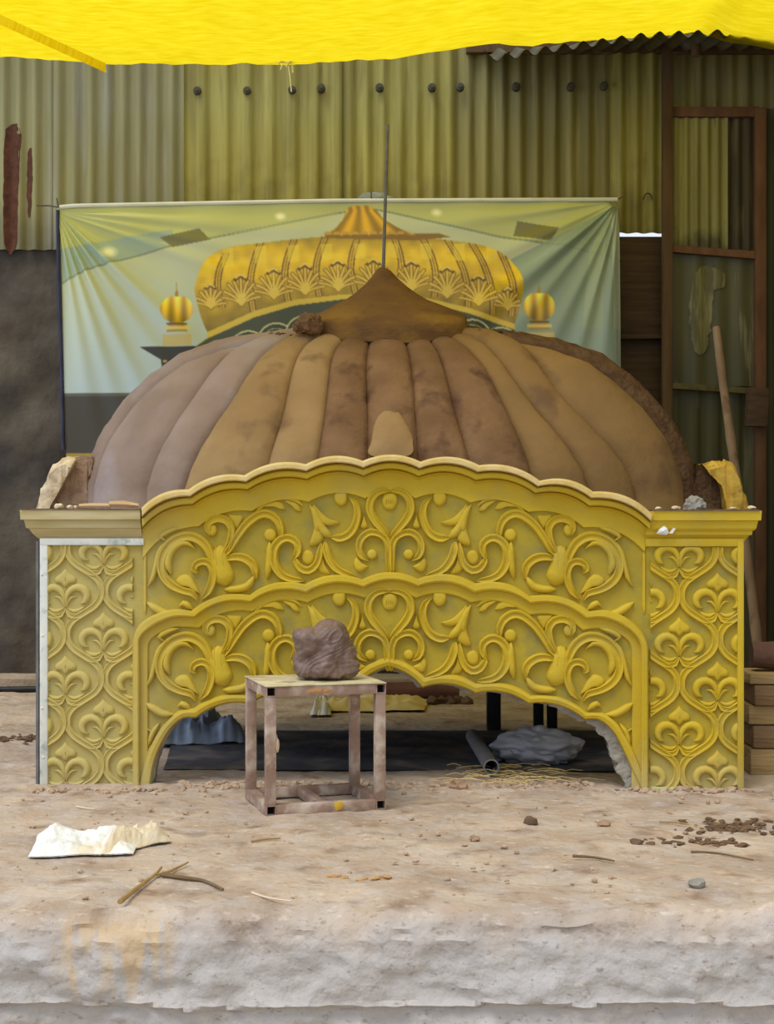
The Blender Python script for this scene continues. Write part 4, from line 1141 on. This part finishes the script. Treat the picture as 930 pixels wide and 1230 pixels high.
# golden dome, printed
outl_ = catmull([(243,396),(236,378),(231,357),(229,341),(236,320),(250,303),(275,293),(320,288),(380,283),(435,279),(490,282),(545,289),(585,296),(612,312),(625,332),(627,350),(622,371),(616,389)], step=4)
outl_ = [(p[0],p[1]) for p in outl_]
under = [(616,389),(560,369),(510,357),(460,352),(410,352),(350,358),(300,371),(243,396)]
body = poly(outl_+under)
yy = (PY-282)/np.maximum(1, np.interp(PX,[229,300,460,560,627],[396,371,352,369,389])-282)
sh = np.interp(yy, [0,.12,.3,.5,.62,.8,1.0], [.70,.92,1.08,1.02,.88,.80,.66])
noise_l = np.array([[noise.noise(Vector((x*.08,y*.08,2.0))) for x in px[::4]] for y in py[::4]])
noise_l = np.repeat(np.repeat(noise_l,4,0),4,1)[:NY,:NX]
gold = srgb((236,194,34))[None,None]*np.clip(sh+.14*noise_l,0,1.3)[...,None]
img[body] = np.clip(gold,0,255)[body]
# gadroon seams and acanthus leaves
seams = [(268,302,262,366),(310,289,300,374),(352,284,342,360),(390,281,380,354),(430,279,424,352),(470,279,474,352),(505,282,519,356),(536,287,560,368),(566,292,590,378),(600,302,612,380)]
for (x0,y0,x1,y1) in seams:
    t = np.clip((PY-y0)/(y1-y0),0,1); sx = x0+(x1-x0)*t+ (8*np.sin(t*math.pi)*(-1 if x0 < 460 else 1))
    d = np.abs(PX-sx); band = body&(PY > y0-2)&(PY < y1)
    setm(band&(d < 3.6), (226,186,60), .8); setm(band&(np.abs(d-3.4) < .9), (118,86,12), .9); setm(band&(d < .7), (140,104,20), .8)
leafs = [(248,354,.8),(285,347,1),(325,340,1),(363,335,1),(403,331,1),(446,330,1),(492,332,1),(535,340,1),(573,350,1),(608,360,.7)]
def pline(pts, w, c, a=1.0, clipm=None):
    for q in catmull(pts, step=.8):
        i0 = int((q[0]-68)/(746-68)*(NX-1)); j0 = int((q[1]-240)/320*(NY-1)); r = int(w*1.6)+2
        sl = (slice(max(0,j0-r),min(NY,j0+r+1)), slice(max(0,i0-r),min(NX,i0+r+1)))
        mk = (np.hypot(PX[sl]-q[0], PY[sl]-q[1]) < w)
        if clipm is not None: mk &= clipm[sl]
        sub = img[sl]; sub[mk] = sub[mk]*(1-a)+srgb(c)*a
for (lx, ly, s_) in leafs:
    for wd_, cc in ((2.6,(158,120,22)),(1.3,(236,202,78))):
        for k in range(-4,5):
            a_ = k*.30; L_ = 30*s_*(1-.045*abs(k))
            pts = [(lx+math.sin(a_)*q*L_*(.35+.65*q)*1.0, ly+17*s_-math.cos(a_*.8)*q*L_*1.05+ (abs(k)*1.2*q*q if abs(k) > 2 else 0)) for q in (0.05,.4,.75,1.0)]
            pline(pts, wd_*(1 if abs(k) < 4 else .8), cc, .9, body)
    pline([(lx-7*s_,ly-14*s_),(lx,ly-18*s_),(lx+7*s_,ly-14*s_)], 2.0, (112,80,12), .9, body)
    pline([(lx-6*s_,ly-16*s_),(lx,ly-19.5*s_),(lx+6*s_,ly-16*s_)], 1.0, (246,216,110), .9, body)
hl = body & (PY < 318) & (np.abs(np.sin((PX-290)/40*math.pi)) > .86) & (yy > .12) & (yy < .36); setm(hl, (255,226,70), .55)
# collar and top bell
setm(poly([(385,284),(400,279),(525,279),(540,284),(500,287),(430,286)]), (150,112,20))
bell = poly([(388,281),(402,272),(411,262),(417,249),(424,245.5),(444,245.5),(452,250),(460,262),(480,274),(498,281)])
fl_ = np.sin((PX-434)/np.maximum(1.6,(PY-236)*.10))
img[bell] = np.clip(srgb((186,142,28))[None,None]*np.clip(1.0+.22*fl_+.12*(1-np.abs(PX-430)/60),.5,1.3)[...,None],0,255)[bell]
for x_ in range(392,490,11): setm(np.hypot((PX-x_)/4.6,(PY-279.5)/3.2) < 1, (206,162,50)); setm((np.hypot((PX-x_)/4.6,(PY-279.5)/3.2) < 1)&(PY > 280.5), (128,94,20), .8)
# gold lip and dark scalloped cornice below
lip = poly([(243,396),(300,371),(350,358),(410,352),(460,352),(510,357),(560,369),(616,389),(616,396),(560,376),(510,363),(460,358),(410,358),(350,365),(300,379),(243,404)]); setm(lip, (222,190,60))
dk = poly([(243,404),(300,379),(350,365),(410,358),(460,358),(510,363),(560,376),(616,396),(640,470),(200,470),(222,420)]); setm(dk&(PY < 470), (70,74,44))
for cx_ in range(225,650,34):
    cy_ = np.interp(cx_,[225,300,380,460,540,620],[424,398,378,370,382,404])
    d = np.hypot((PX-cx_),(PY-cy_-18)*1.0)
    for r, c_ in ((24,(214,206,140)),(22,(58,64,40)),(17.5,(176,168,96)),(16,(50,56,36)),(11,(190,176,110)),(9.5,(64,66,44))):
        setm((d < r)&(PY < cy_+24)&dk, c_)
# side turrets
for cx_, top_, base_, sx_ in ((207,333,413,1),(646,331,410,1)):
    setm(poly([(cx_-1.2,360),(cx_,top_),(cx_+1.2,360)]), (170,130,40))
    setm(poly([(cx_-3,362),(cx_-1.5,346),(cx_+1.5,346),(cx_+3,362)]), (176,136,44))
    bu = np.hypot((PX-cx_)/19.5,(PY-368)/17.5) < 1; bu &= PY > 352
    img[bu] = np.clip(srgb((206,166,50))[None,None]*(1+.22*np.sin((PX-cx_)*.42+1.2))[...,None]*np.clip(1.35-(PY-352)/60,0.6,1.4)[...,None],0,255)[bu]
    setm(poly([(cx_-8,384),(cx_+8,384),(cx_+13,396),(cx_-13,396)]), (180,144,56)); setm((np.abs(PX-cx_) < 15)&(np.abs(PY-391) < 2), (232,204,110))
    setm((np.abs(PX-cx_) < 12)&(np.abs(PY-386.5) < 1.2), (100,80,30))
    setm((np.abs(PX-cx_) < 18)&(PY > 399)&(PY < 413), (206,186,110))
    s_ = 1 if cx_ < 400 else -1
    setm(poly([(cx_-46*s_,414),(cx_+22*s_,414),(cx_+22*s_,432),(cx_-20*s_,430)]), (52,50,38))
    ar = poly([(cx_-20*s_,430),(cx_+30*s_,432),(cx_+30*s_,470),(cx_-20*s_,470)]); setm(ar, (60,56,42))
    ar2 = ar & (np.sin(PX*.55)*np.sin(PY*.55) > .35); setm(ar2, (190,166,90))
K_ = (img[:-2,1:-1]+img[2:,1:-1]+img[1:-1,:-2]+img[1:-1,2:]+2*img[1:-1,1:-1])/6; img[1:-1,1:-1] = K_
# cloth shape: creases fan out from the tied corners
bm = bmesh.new()
me = bpy.data.meshes.new('printed_cloth')
U = (PX-68)/(746-68); V = (PY-240)/320
rx = W(68,0,BZ).x; ex_ = W(746,0,BZ).x
topz = CH+(HY-np.interp(PX,[68,90,400,742,746],[249,248,242,239.5,240]))/F*BZ
botz = CH+(HY-560)/F*BZ
ZZ = topz+(botz-topz)*V
lx = np.interp(PY,[240,260,330,460,560],[68,71,74,77,80]); rxp = np.interp(PY,[240,250,280,460,560],[740,744,746,747.5,748])
XX = (lx+(rxp-lx)*U-CX)/F*BZ
al = np.arctan2(PY-246, PX-66); rl = np.hypot(PX-66, PY-246)
ar_ = np.arctan2(PY-242, 746-PX); rr_ = np.hypot(746-PX, PY-242)
def fan(a, r, cs, ws, am):
    o = 0
    for c_, w__, m__ in zip(cs, ws, am): o = o+m__*np.exp(-((a-c_)/w__)**2)
    return o*np.clip(r/60,0,1)*np.exp(-(r/260)**2)
YY = np.zeros_like(PX)
YY -= fan(al, rl, [.10,.22,.36,.52,.80,.98,1.16,1.30,1.43], [.05,.05,.05,.07,.06,.06,.05,.05,.05], [.024,.02,.022,-.01,.065,.03,.04,.034,.026])
YY -= fan(ar_, rr_, [.12,.40,.66,.86,1.1,1.28,1.45], [.05,.07,.08,.06,.06,.05,.05], [.015,.018,.05,.02,.022,.03,.02])
YY += .02*np.sin(U*math.pi)*V + .004*np.sin(U*40+V*6)
YY += .05*np.exp(-((PX-747)/7)**2)
YY -= .03*np.exp(-((PY-244)/5)**2)*0
verts = np.stack([XX, YY+(BZ-CD), ZZ],-1).reshape(-1,3)
idx = np.arange(NX*NY).reshape(NY,NX)
faces = np.stack([idx[:-1,:-1],idx[1:,:-1],idx[1:,1:],idx[:-1,1:]],-1).reshape(-1,4)
bloc = Vector((0,BZ-CD,botz))
me.from_pydata((verts-np.array(bloc)).tolist(), [], faces.tolist())
at = me.color_attributes.new('print', 'FLOAT_COLOR', 'POINT')
lim = np.where(img/255 <= .04045, img/255/12.92, ((np.clip(img,0,255)/255+.055)/1.055)**2.4)
buf = np.ones((NX*NY,4), np.float32); buf[:,:3] = lim.reshape(-1,3); at.data.foreach_set('color', buf.ravel())
for p in me.polygons: p.use_smooth = True
m = bpy.data.materials.new('printed_vinyl'); m.use_nodes = True; nt = m.node_tree; b = nt.nodes['Principled BSDF']
a = nt.nodes.new('ShaderNodeAttribute'); a.attribute_name = 'print'; nt.links.new(a.outputs['Color'], b.inputs['Base Color']); b.inputs['Roughness'].default_value = .38; b.inputs['Specular IOR Level'].default_value = .5
banner = thing('printed_banner', 'large vinyl banner printed with a golden dome, hung on the corrugated wall', 'banner', bloc)
cl = bpy.data.objects.new('printed_cloth', me); COL.objects.link(cl); me.materials.append(m); cl.parent = banner
md = cl.modifiers.new('thickness','SOLIDIFY'); md.thickness = .003
bm = bmesh.new(); add_tube(bm, [W(x, np.interp(x,[68,90,400,742],[249,247,241,239.5]), BZ-.01)-bloc for x in np.linspace(72,742,40)], .013, 8)
obj('hem_roll', bm, mat('banner_hem',(214,212,190),(226,224,204),scale=6,rough=.5), banner)
m_str = mat('thin_cord', (80,72,56), (104,96,76), scale=20)
for pts in ([(70,249),(58,247),(44,247)], [(70,249),(69,243),(68,238)], [(741,240),(745,238),(748,236)], [(447,243),(446,236),(446,230)]):
    bm = bmesh.new(); add_tube(bm, [W(x,y,BZ-.01+.0*i)-bloc for i, (x,y) in enumerate(pts)], .005, 6); obj('tie_cord', bm, m_str, banner)
bm = bmesh.new(); pts = [(69,252),(70,330),(73,420),(76,540)]
add_grid(bm, [[W(x+dx, y, BZ-.02+dy)-bloc for dx, dy in ((-1.8,.03),(0,0),(1.6,.004),(2.6,.02))] for x, y in catmull(pts, step=12)])
tag(obj('side_hem', bm, mat('dark_hem',(58,60,84),(44,46,66),scale=8,rough=.6), banner), 'dark blue-grey side hem', None)
# torn bit of foil on the wall
bm = bmesh.new(); add_rock(bm, (0,0,0), (.10,.012,.03), 3, .5, 2.5, 3, flat=False); o = obj('foil_scrap', bm, mat('grey_foil',(130,134,120),(150,154,146),scale=10,rough=.4)); o.location = W(449,237,WZ-.06); 
o.parent = wall

# ------------------------------------------------------------------ bamboo stick
top_ = W(863,394,GZ_-.10); bot = G(918,858)
bot.z = .0
bm = bmesh.new(); P_ = []; R_ = []
Lk = (top_-bot).length
for k, t in enumerate(np.linspace(0,1,30)):
    p = bot+(top_-bot)*t+Vector((.012*math.sin(t*5),0,0)); P_.append(p-bot); R_.append(.030-.003*t+ (.004 if k in (6,13,20,26) else 0))
add_tube(bm, P_, R_, 12)
o = obj('wooden_pole', bm, mat('weathered_pole',(138,112,90),(160,134,110),scale=8,rough=.85,stretch=(1,1,.4),c3=(110,84,62),s3=10)); o.location = bot
tag(o, 'long weathered bamboo stick leaning on the rusty gate at the right', 'stick')
# plank stack right of the arch
m_pl = [mat('sawn_plank_a',(176,148,100),(150,122,80),scale=6,rough=.9,stretch=(.3,1,3),bump=.5), mat('sawn_plank_b',(140,112,78),(118,92,64),scale=6,rough=.9,stretch=(.3,1,3),bump=.5)]
zz = 0.0
hs = [.115,.10,.085,.09,.05]
for k, h in enumerate(hs):
    bm = bmesh.new(); add_box(bm, (-.34,-.14,0),(.34,.14,h-.004), bev=.008)
    bmesh.ops.subdivide_edges(bm, edges=[e for e in bm.edges if e.calc_length() > .2], cuts=8)
    for v in bm.verts: v.co += Vector((.01,.012,.004 if .01 < v.co.z < h-.02 else 0))*noise.fractal(v.co*5+Vector((k*3,0,0)),.7,2,3)
    o = obj('timber_plank', bm, m_pl[k%2]); o.location = (1.90+.02*(k%2), .42+.015*(k%3), zz); zz += h
    lab = ['lowest sawn timber on the ground right of the arch','second sawn timber from the ground right of the arch','third sawn timber from the ground right of the arch','fourth sawn timber from the ground right of the arch','thin uppermost board of the stack right of the arch'][k]
    tag(o, lab, 'timber', 'timbers stacked right of the arch')
bm = bmesh.new(); add_tube(bm, [Vector((x,.01*math.sin(x*9),.065+.006*math.sin(x*7))) for x in np.linspace(-.32,.32,12)], [.055,.062,.064,.062,.065,.066,.063,.064,.066,.062,.06,.05], 12)
for v in bm.verts: v.co += Vector((.3,1,1))*.008*noise.noise(v.co*14)
o = obj('wooden_log', bm, mat('dark_bark',(110,82,66),(92,66,52),scale=9,rough=.95,bump=.6)); o.location = (1.92,.43,zz+.006); tag(o, 'round brown log on top of the timber stack', 'log')

# ------------------------------------------------------------------ things under the arch
def crumple(name, c, size, m, label, cat, seed, amp=.24, sub=5, sharp=2.6):
    bm = bmesh.new(); bmesh.ops.create_icosphere(bm, subdivisions=sub, radius=1)
    for v in bm.verts:
        n = v.co.copy()
        k = 1+amp*(abs(noise.noise(n*sharp+Vector((seed,0,0))))*1.2-.35)+amp*.4*noise.noise(n*1.3+Vector((0,seed,0)))+amp*.16*abs(noise.noise(n*5+Vector((seed,2,0))))
        p = Vector((n.x*size[0]*k, n.y*size[1]*k, (n.z*k+.75)*size[2]))
        if p.z < .002: p.z = .002
        v.co = p
    o = obj(name, bm, m, angle=30); o.location = c; tag(o, label, cat); return o
m_bag = mat('grey_plastic', (134,134,138), (158,158,162), scale=6, rough=.38, spec=.5)
g = G(648,922)
crumple('plastic_bag', (g.x,g.y+.10,.010), (.20,.13,.088), m_bag, 'crumpled grey plastic bag on the ground under the right half of the arch', 'bag', 4)
g = G(604,918); crumple('plastic_scrap', (g.x-.03,g.y+.05,.010), (.05,.05,.022), mat('blue_grey_plastic',(128,140,156),(150,160,172),scale=9,rough=.4), 'small blue-grey plastic scrap between the pipe and the grey bag', 'scrap', 8)
a = G(599,935); b = G(574,897)
bm = bmesh.new(); R0 = .034; add_hollow(bm, Vector((0,0,R0)), Vector((b.x-a.x+.005,b.y-a.y,R0+.004)), R0, .006, 18)
o = obj('plastic_pipe', bm, mat('grey_pipe',(120,118,114),(138,134,128),scale=10,rough=.6)); o.location = (a.x-.03,a.y,.014); tag(o, 'short grey pipe with open end lying under the arch beside the plastic bag', 'pipe')
# crumpled film at the left
def film(name, pts, h, m, label, cat, seed, nx=44, ny=16, rot=None):
    """crumpled sheet lying on the ground; pts = four ground pixels (left-near, right-near, right-far, left-far)"""
    q = [G(*p) for p in pts]; bm = bmesh.new(); c = sum(q, Vector())/4
    up, dn = [], []
    for j in range(ny+1):
        ru, rd = [], []
        for i in range(nx+1):
            s, t = i/nx, j/ny
            p = (q[0]*(1-s)+q[1]*s)*(1-t)+(q[3]*(1-s)+q[2]*s)*t
            wob = .10*noise.noise(Vector((s*3+seed,t*3,0)))
            p = p+Vector((.4*wob*.1,wob*.25*(1 if t in (0,1) else .4),0))
            ed = min(1, 6*min(s,1-s,t,1-t)+.12)
            z_ = .003+h*ed*(.30+.9*max(0,noise.noise(Vector((s*3.2+seed,t*2,1)))+.25)+.5*abs(noise.noise(Vector((s*9,t*5+seed,2))))+.25*abs(noise.noise(Vector((s*19,t*9+seed,5)))))
            ru.append(Vector((p.x,p.y,z_+.003))-c); rd.append(Vector((p.x,p.y,z_))-c)
        up.append(ru); dn.append(rd)
    add_grid(bm, up); add_grid(bm, [r[::-1] for r in dn])
    o = obj(name, bm, m, angle=60); o.location = c; tag(o, label, cat); return o
m_film = mat('grey_film', (118,128,140), (150,160,172), scale=7, rough=.35, spec=.5)
film('plastic_film', [(188,898),(300,896),(286,872),(200,872)], .13, m_film, 'crumpled blue-grey plastic film on the ground under the left end of the arch', 'plastic sheet', 3)
film('dark_sheet', [(196,926),(740,928),(722,879),(212,879)], .012, mat('dark_ground_tone',(60,60,66),(80,78,78),scale=5,rough=.7,c3=(116,104,92),s3=4,lo3=.48,hi3=.64,bump=.4,bscale=14), 'large dark sheet added to darken the ground beneath the arch opening', 'plastic sheet', 7, nx=80, ny=24)  # added sheet; its dark colour darkens the ground under the arch
m_cream = mat('cream_cloth', (214,186,110), (226,206,150), scale=8, rough=.85, c3=(200,160,60), s3=4)
cs = film('cream_sack', [(376,857),(510,855),(516,843),(386,843)], .06, m_cream, 'flattened cream and yellow sack lying behind the stool under the arch', 'sack', 5)
ps = film('white_end', [(372,861),(398,861),(398,846),(382,846)], .08, mat('white_scrap',(228,224,216),(206,202,196),scale=10), 'white crumpled paper at the left end of the cream sack', 'scrap', 12, nx=16, ny=10)
ps.parent = cs; ps.location = ps.location-cs.location; ps['label'] = 'white crumpled end'; del ps['category']
a = W(462,815,9.1); b = W(552,834,9.0)
bm = bmesh.new(); add_tube(bm, [Vector((-.24,0,.055)),Vector((0,.004,.058)),Vector((.24,0,.05))], [.05,.054,.046], 10)
for v in bm.verts: v.co += Vector((0,.006,.006))*noise.noise(v.co*16)
o = obj('timber_offcut', bm, mat('red_brown_wood',(120,82,66),(98,66,54),scale=9,rough=.9)); o.location = ((505-CX)/F*9.3,9.3-CD,0); o.rotation_euler = (0,0,-.08); tag(o, 'red-brown timber offcut on the ground seen through the arch apex', 'timber')
o.location.z = .0
m_cl = mat('dark_clod', (96,74,56), (118,94,74), scale=12, rough=.95, bump=.6)
bm = bmesh.new()
for k in range(5): add_rock(bm, (.05*k-.10,.02*(k%2),.022), (.04,.03,.032), 2, .4, 2, 70+k)
o = obj('clay_clod', bm, m_cl); o.location = ((541-CX)/F*9.0,9.0-CD,0); tag(o, 'dark broken clod at the right end of the red-brown timber offcut', 'clod')

# ------------------------------------------------------------------ litter on the ground
m_sack = mat('white_woven', (226,224,216), (240,238,232), scale=20, rough=.6, bump=.3, bscale=60, c3=(222,204,166), s3=3, lo3=.55, hi3=.7)
sk = film('plastic_sack', [(34,1032),(160,1028),(172,1004),(48,1003)], .035, m_sack, 'flat white woven plastic sack on the ground at the lower left', 'sack', 15, nx=70, ny=24)
tl = film('sack_tail', [(120,1030),(206,1013),(196,1001),(134,1002)], .05, mat('cream_woven',(214,192,156),(226,210,180),scale=14,rough=.7,bump=.3,bscale=60), 'cream twisted tail of cloth at the right end of the white sack', 'cloth', 18, nx=40, ny=14)
tl.parent = sk; tl.location = tl.location-sk.location; tl['label'] = 'cream twisted tail'; del tl['category']
m_twig = mat('dry_twig', (150,118,70), (176,144,92), scale=12, rough=.9)
m_twigd = mat('dark_twig', (104,84,58), (124,100,70), scale=12, rough=.9)
def twig(pts, r, m, name, label, cat, group=None):
    q = [G(*p) for p in pts]; c = sum(q, Vector())/len(q)
    bm = bmesh.new(); P_ = [Vector((p[0],p[1],0)) for p in catmull([(v.x-c.x,v.y-c.y) for v in q], n=4)]
    P_ = [p+Vector((0,0,r*1.2+.004)) for p in P_]
    add_tube(bm, P_, [r*(1-.5*i/(len(P_)-1)) for i in range(len(P_))], 6)
    o = obj(name, bm, m); o.location = c; return tag(o, label, cat, group)
twig([(144,1089),(165,1072),(186,1056),(194,1047)], .008, m_twig, 'dry_twig', 'long straight tan twig pointing away near the plinth edge, left of the fallen leafy twig', 'twig')
twig([(190,1056),(208,1049),(226,1040)], .006, m_twig, 'dry_twig', 'short tan twig crossing at the top of the long straight twig', 'twig')
t = twig([(195,1056),(222,1060),(246,1064),(268,1074)], .008, m_twigd, 'dry_twig', 'dark knobbly leafy twig on the plinth edge below the white sack', 'twig')
twig([(303,1076),(322,1082),(350,1086)], .004, mat('pale_straw',(212,190,160),(222,204,176),scale=10), 'straw_stalk', 'thin pale stalk lying left of centre near the plinth edge', 'straw')
twig([(302,1014),(320,1011),(337,1010)], .004, m_twig, 'straw_stalk', 'short yellow stalk on the ground in front of the stool', 'straw')
twig([(688,1032),(715,1034),(738,1038)], .0055, m_twigd, 'dry_twig', 'thin dark stick on the bare ground at centre right', 'twig')
twig([(792,990),(812,991),(828,993)], .004, m_twig, 'straw_stalk', 'pale yellow stalk on the ground in front of the right pier', 'straw')
twig([(830,1026),(862,1028),(905,1036)], .004, m_twigd, 'dry_twig', 'long thin curved twig at the far right of the ground', 'twig')
twig([(92,971),(104,973),(114,974)], .003, mat('pale_chip',(226,208,180)), 'straw_stalk', 'short whitish stalk in front of the left pier', 'straw')
# leaf litter heaps
def litter(px, py, n, sx, sy, m, label, seed):
    rs = random.Random(seed); g = G(px,py); bm = bmesh.new()
    for k in range(n):
        x, y = rs.gauss(0,sx), rs.gauss(0,sy); s = rs.uniform(.005,.015)
        add_rock(bm, (x,y,s*.3), (s*1.7,s,s*.5), 1, .5, 2, seed+k, rot=rs.uniform(0,3))
    o = obj('leaf_litter', bm, m, smooth=False); o.location = (g.x,g.y,0); tag(o, label, 'leaf litter', kind='stuff')
m_lit = mat('dead_leaves', (92,70,52), (120,92,66), scale=14, rough=.95)
litter(884,994,90,.085,.06,m_lit,'dark heap of dead leaves on the ground at the right',100)
litter(28,887,80,.10,.07,m_lit,'dark heap of dead leaves left of the arch',200)
litter(845,1014,40,.09,.04,m_lit,'thin scatter of dead leaves below the dark leaf heap at the right',250)
litter(428,1056,14,.05,.015,mat('tan_leaves',(170,128,84),(190,150,100),scale=12),'small row of tan dead leaves near the plinth edge at centre',300)
# straw under the arch
rs = random.Random(5); bm = bmesh.new()
for k in range(70):
    g = G(rs.gauss(615,36), rs.uniform(927,946)); a = rs.uniform(-.6,.6); L = rs.uniform(.05,.16)
    d = Vector((math.cos(a),math.sin(a)*.5,0))*L/2; z0 = rs.uniform(.006,.03)
    add_tube(bm, [g-d+Vector((0,0,z0)), g+Vector((0,0,z0+.008)), g+d+Vector((0,0,z0))], .0017, 4)
tag(obj('loose_straw', bm, mat('straw',(200,172,110),(214,190,132),scale=10)), 'loose yellow straw scattered below the arch opening beside the grey pipe', 'straw', kind='stuff')
# earth crumbs
rs = random.Random(9); bm = bmesh.new()
for k in range(1800):
    if k < 1150: x = rs.uniform(-1.45,1.55); y = -.04+rs.gauss(0,.055)-(.0 if abs(x) > .9 else -.04); s = rs.choice((.004,.006,.008,.010,.016))
    else: x = rs.uniform(-2.3,2.3); y = rs.uniform(-1.9,.0); s = rs.choice((.003,.004,.005,.007,.010))
    if (k >= 1150 and (math.hypot(x-1.28,y+.75) < .3 or (x < -1.2 and y < -.9))) or abs(x) > 2.5 or (-.66 < x < .04 and -.68 < y < -.08) or (abs(y) < .13 and abs(x) > .85 and y > -.06): continue
    add_rock(bm, (x,y,s*.3), (s*rs.uniform(1,1.7),s,s*.7), 1, .5, 2, k, rot=rs.uniform(0,3))
tag(obj('earth_crumbs', bm, mat('earth_crumb',(168,140,114),(190,164,136),scale=10,rough=.95), smooth=False), 'loose earth crumbs scattered over the ground and along the foot of the arch', 'dirt', kind='stuff')
# a few larger single clods
for k, (x, y, s, lb) in enumerate([(638,990,.022,'dark round clod on the bare ground right of the stool'),(726,993,.018,'flat pale clod on the ground right of centre'),(765,1016,.018,'small dark clod on the ground in front of the right pier'),(838,1066,.020,'grey pebble near the plinth edge at the right'),(552,949,.03,'brown clod below the arch opening right of the stool'),(570,1010,.014,'tiny tan clod on the ground right of the stool leg')]):
    g = G(x,y); bm = bmesh.new(); add_rock(bm, (0,0,s*.5), (s*1.3,s,s*.85), 2, .4, 2, 400+k)
    o = obj('earth_clod', bm, m_cl if k in (0,2) else (m_conc if k == 3 else m_brn)); o.location = (g.x,g.y,0); tag(o, lb, 'clod')
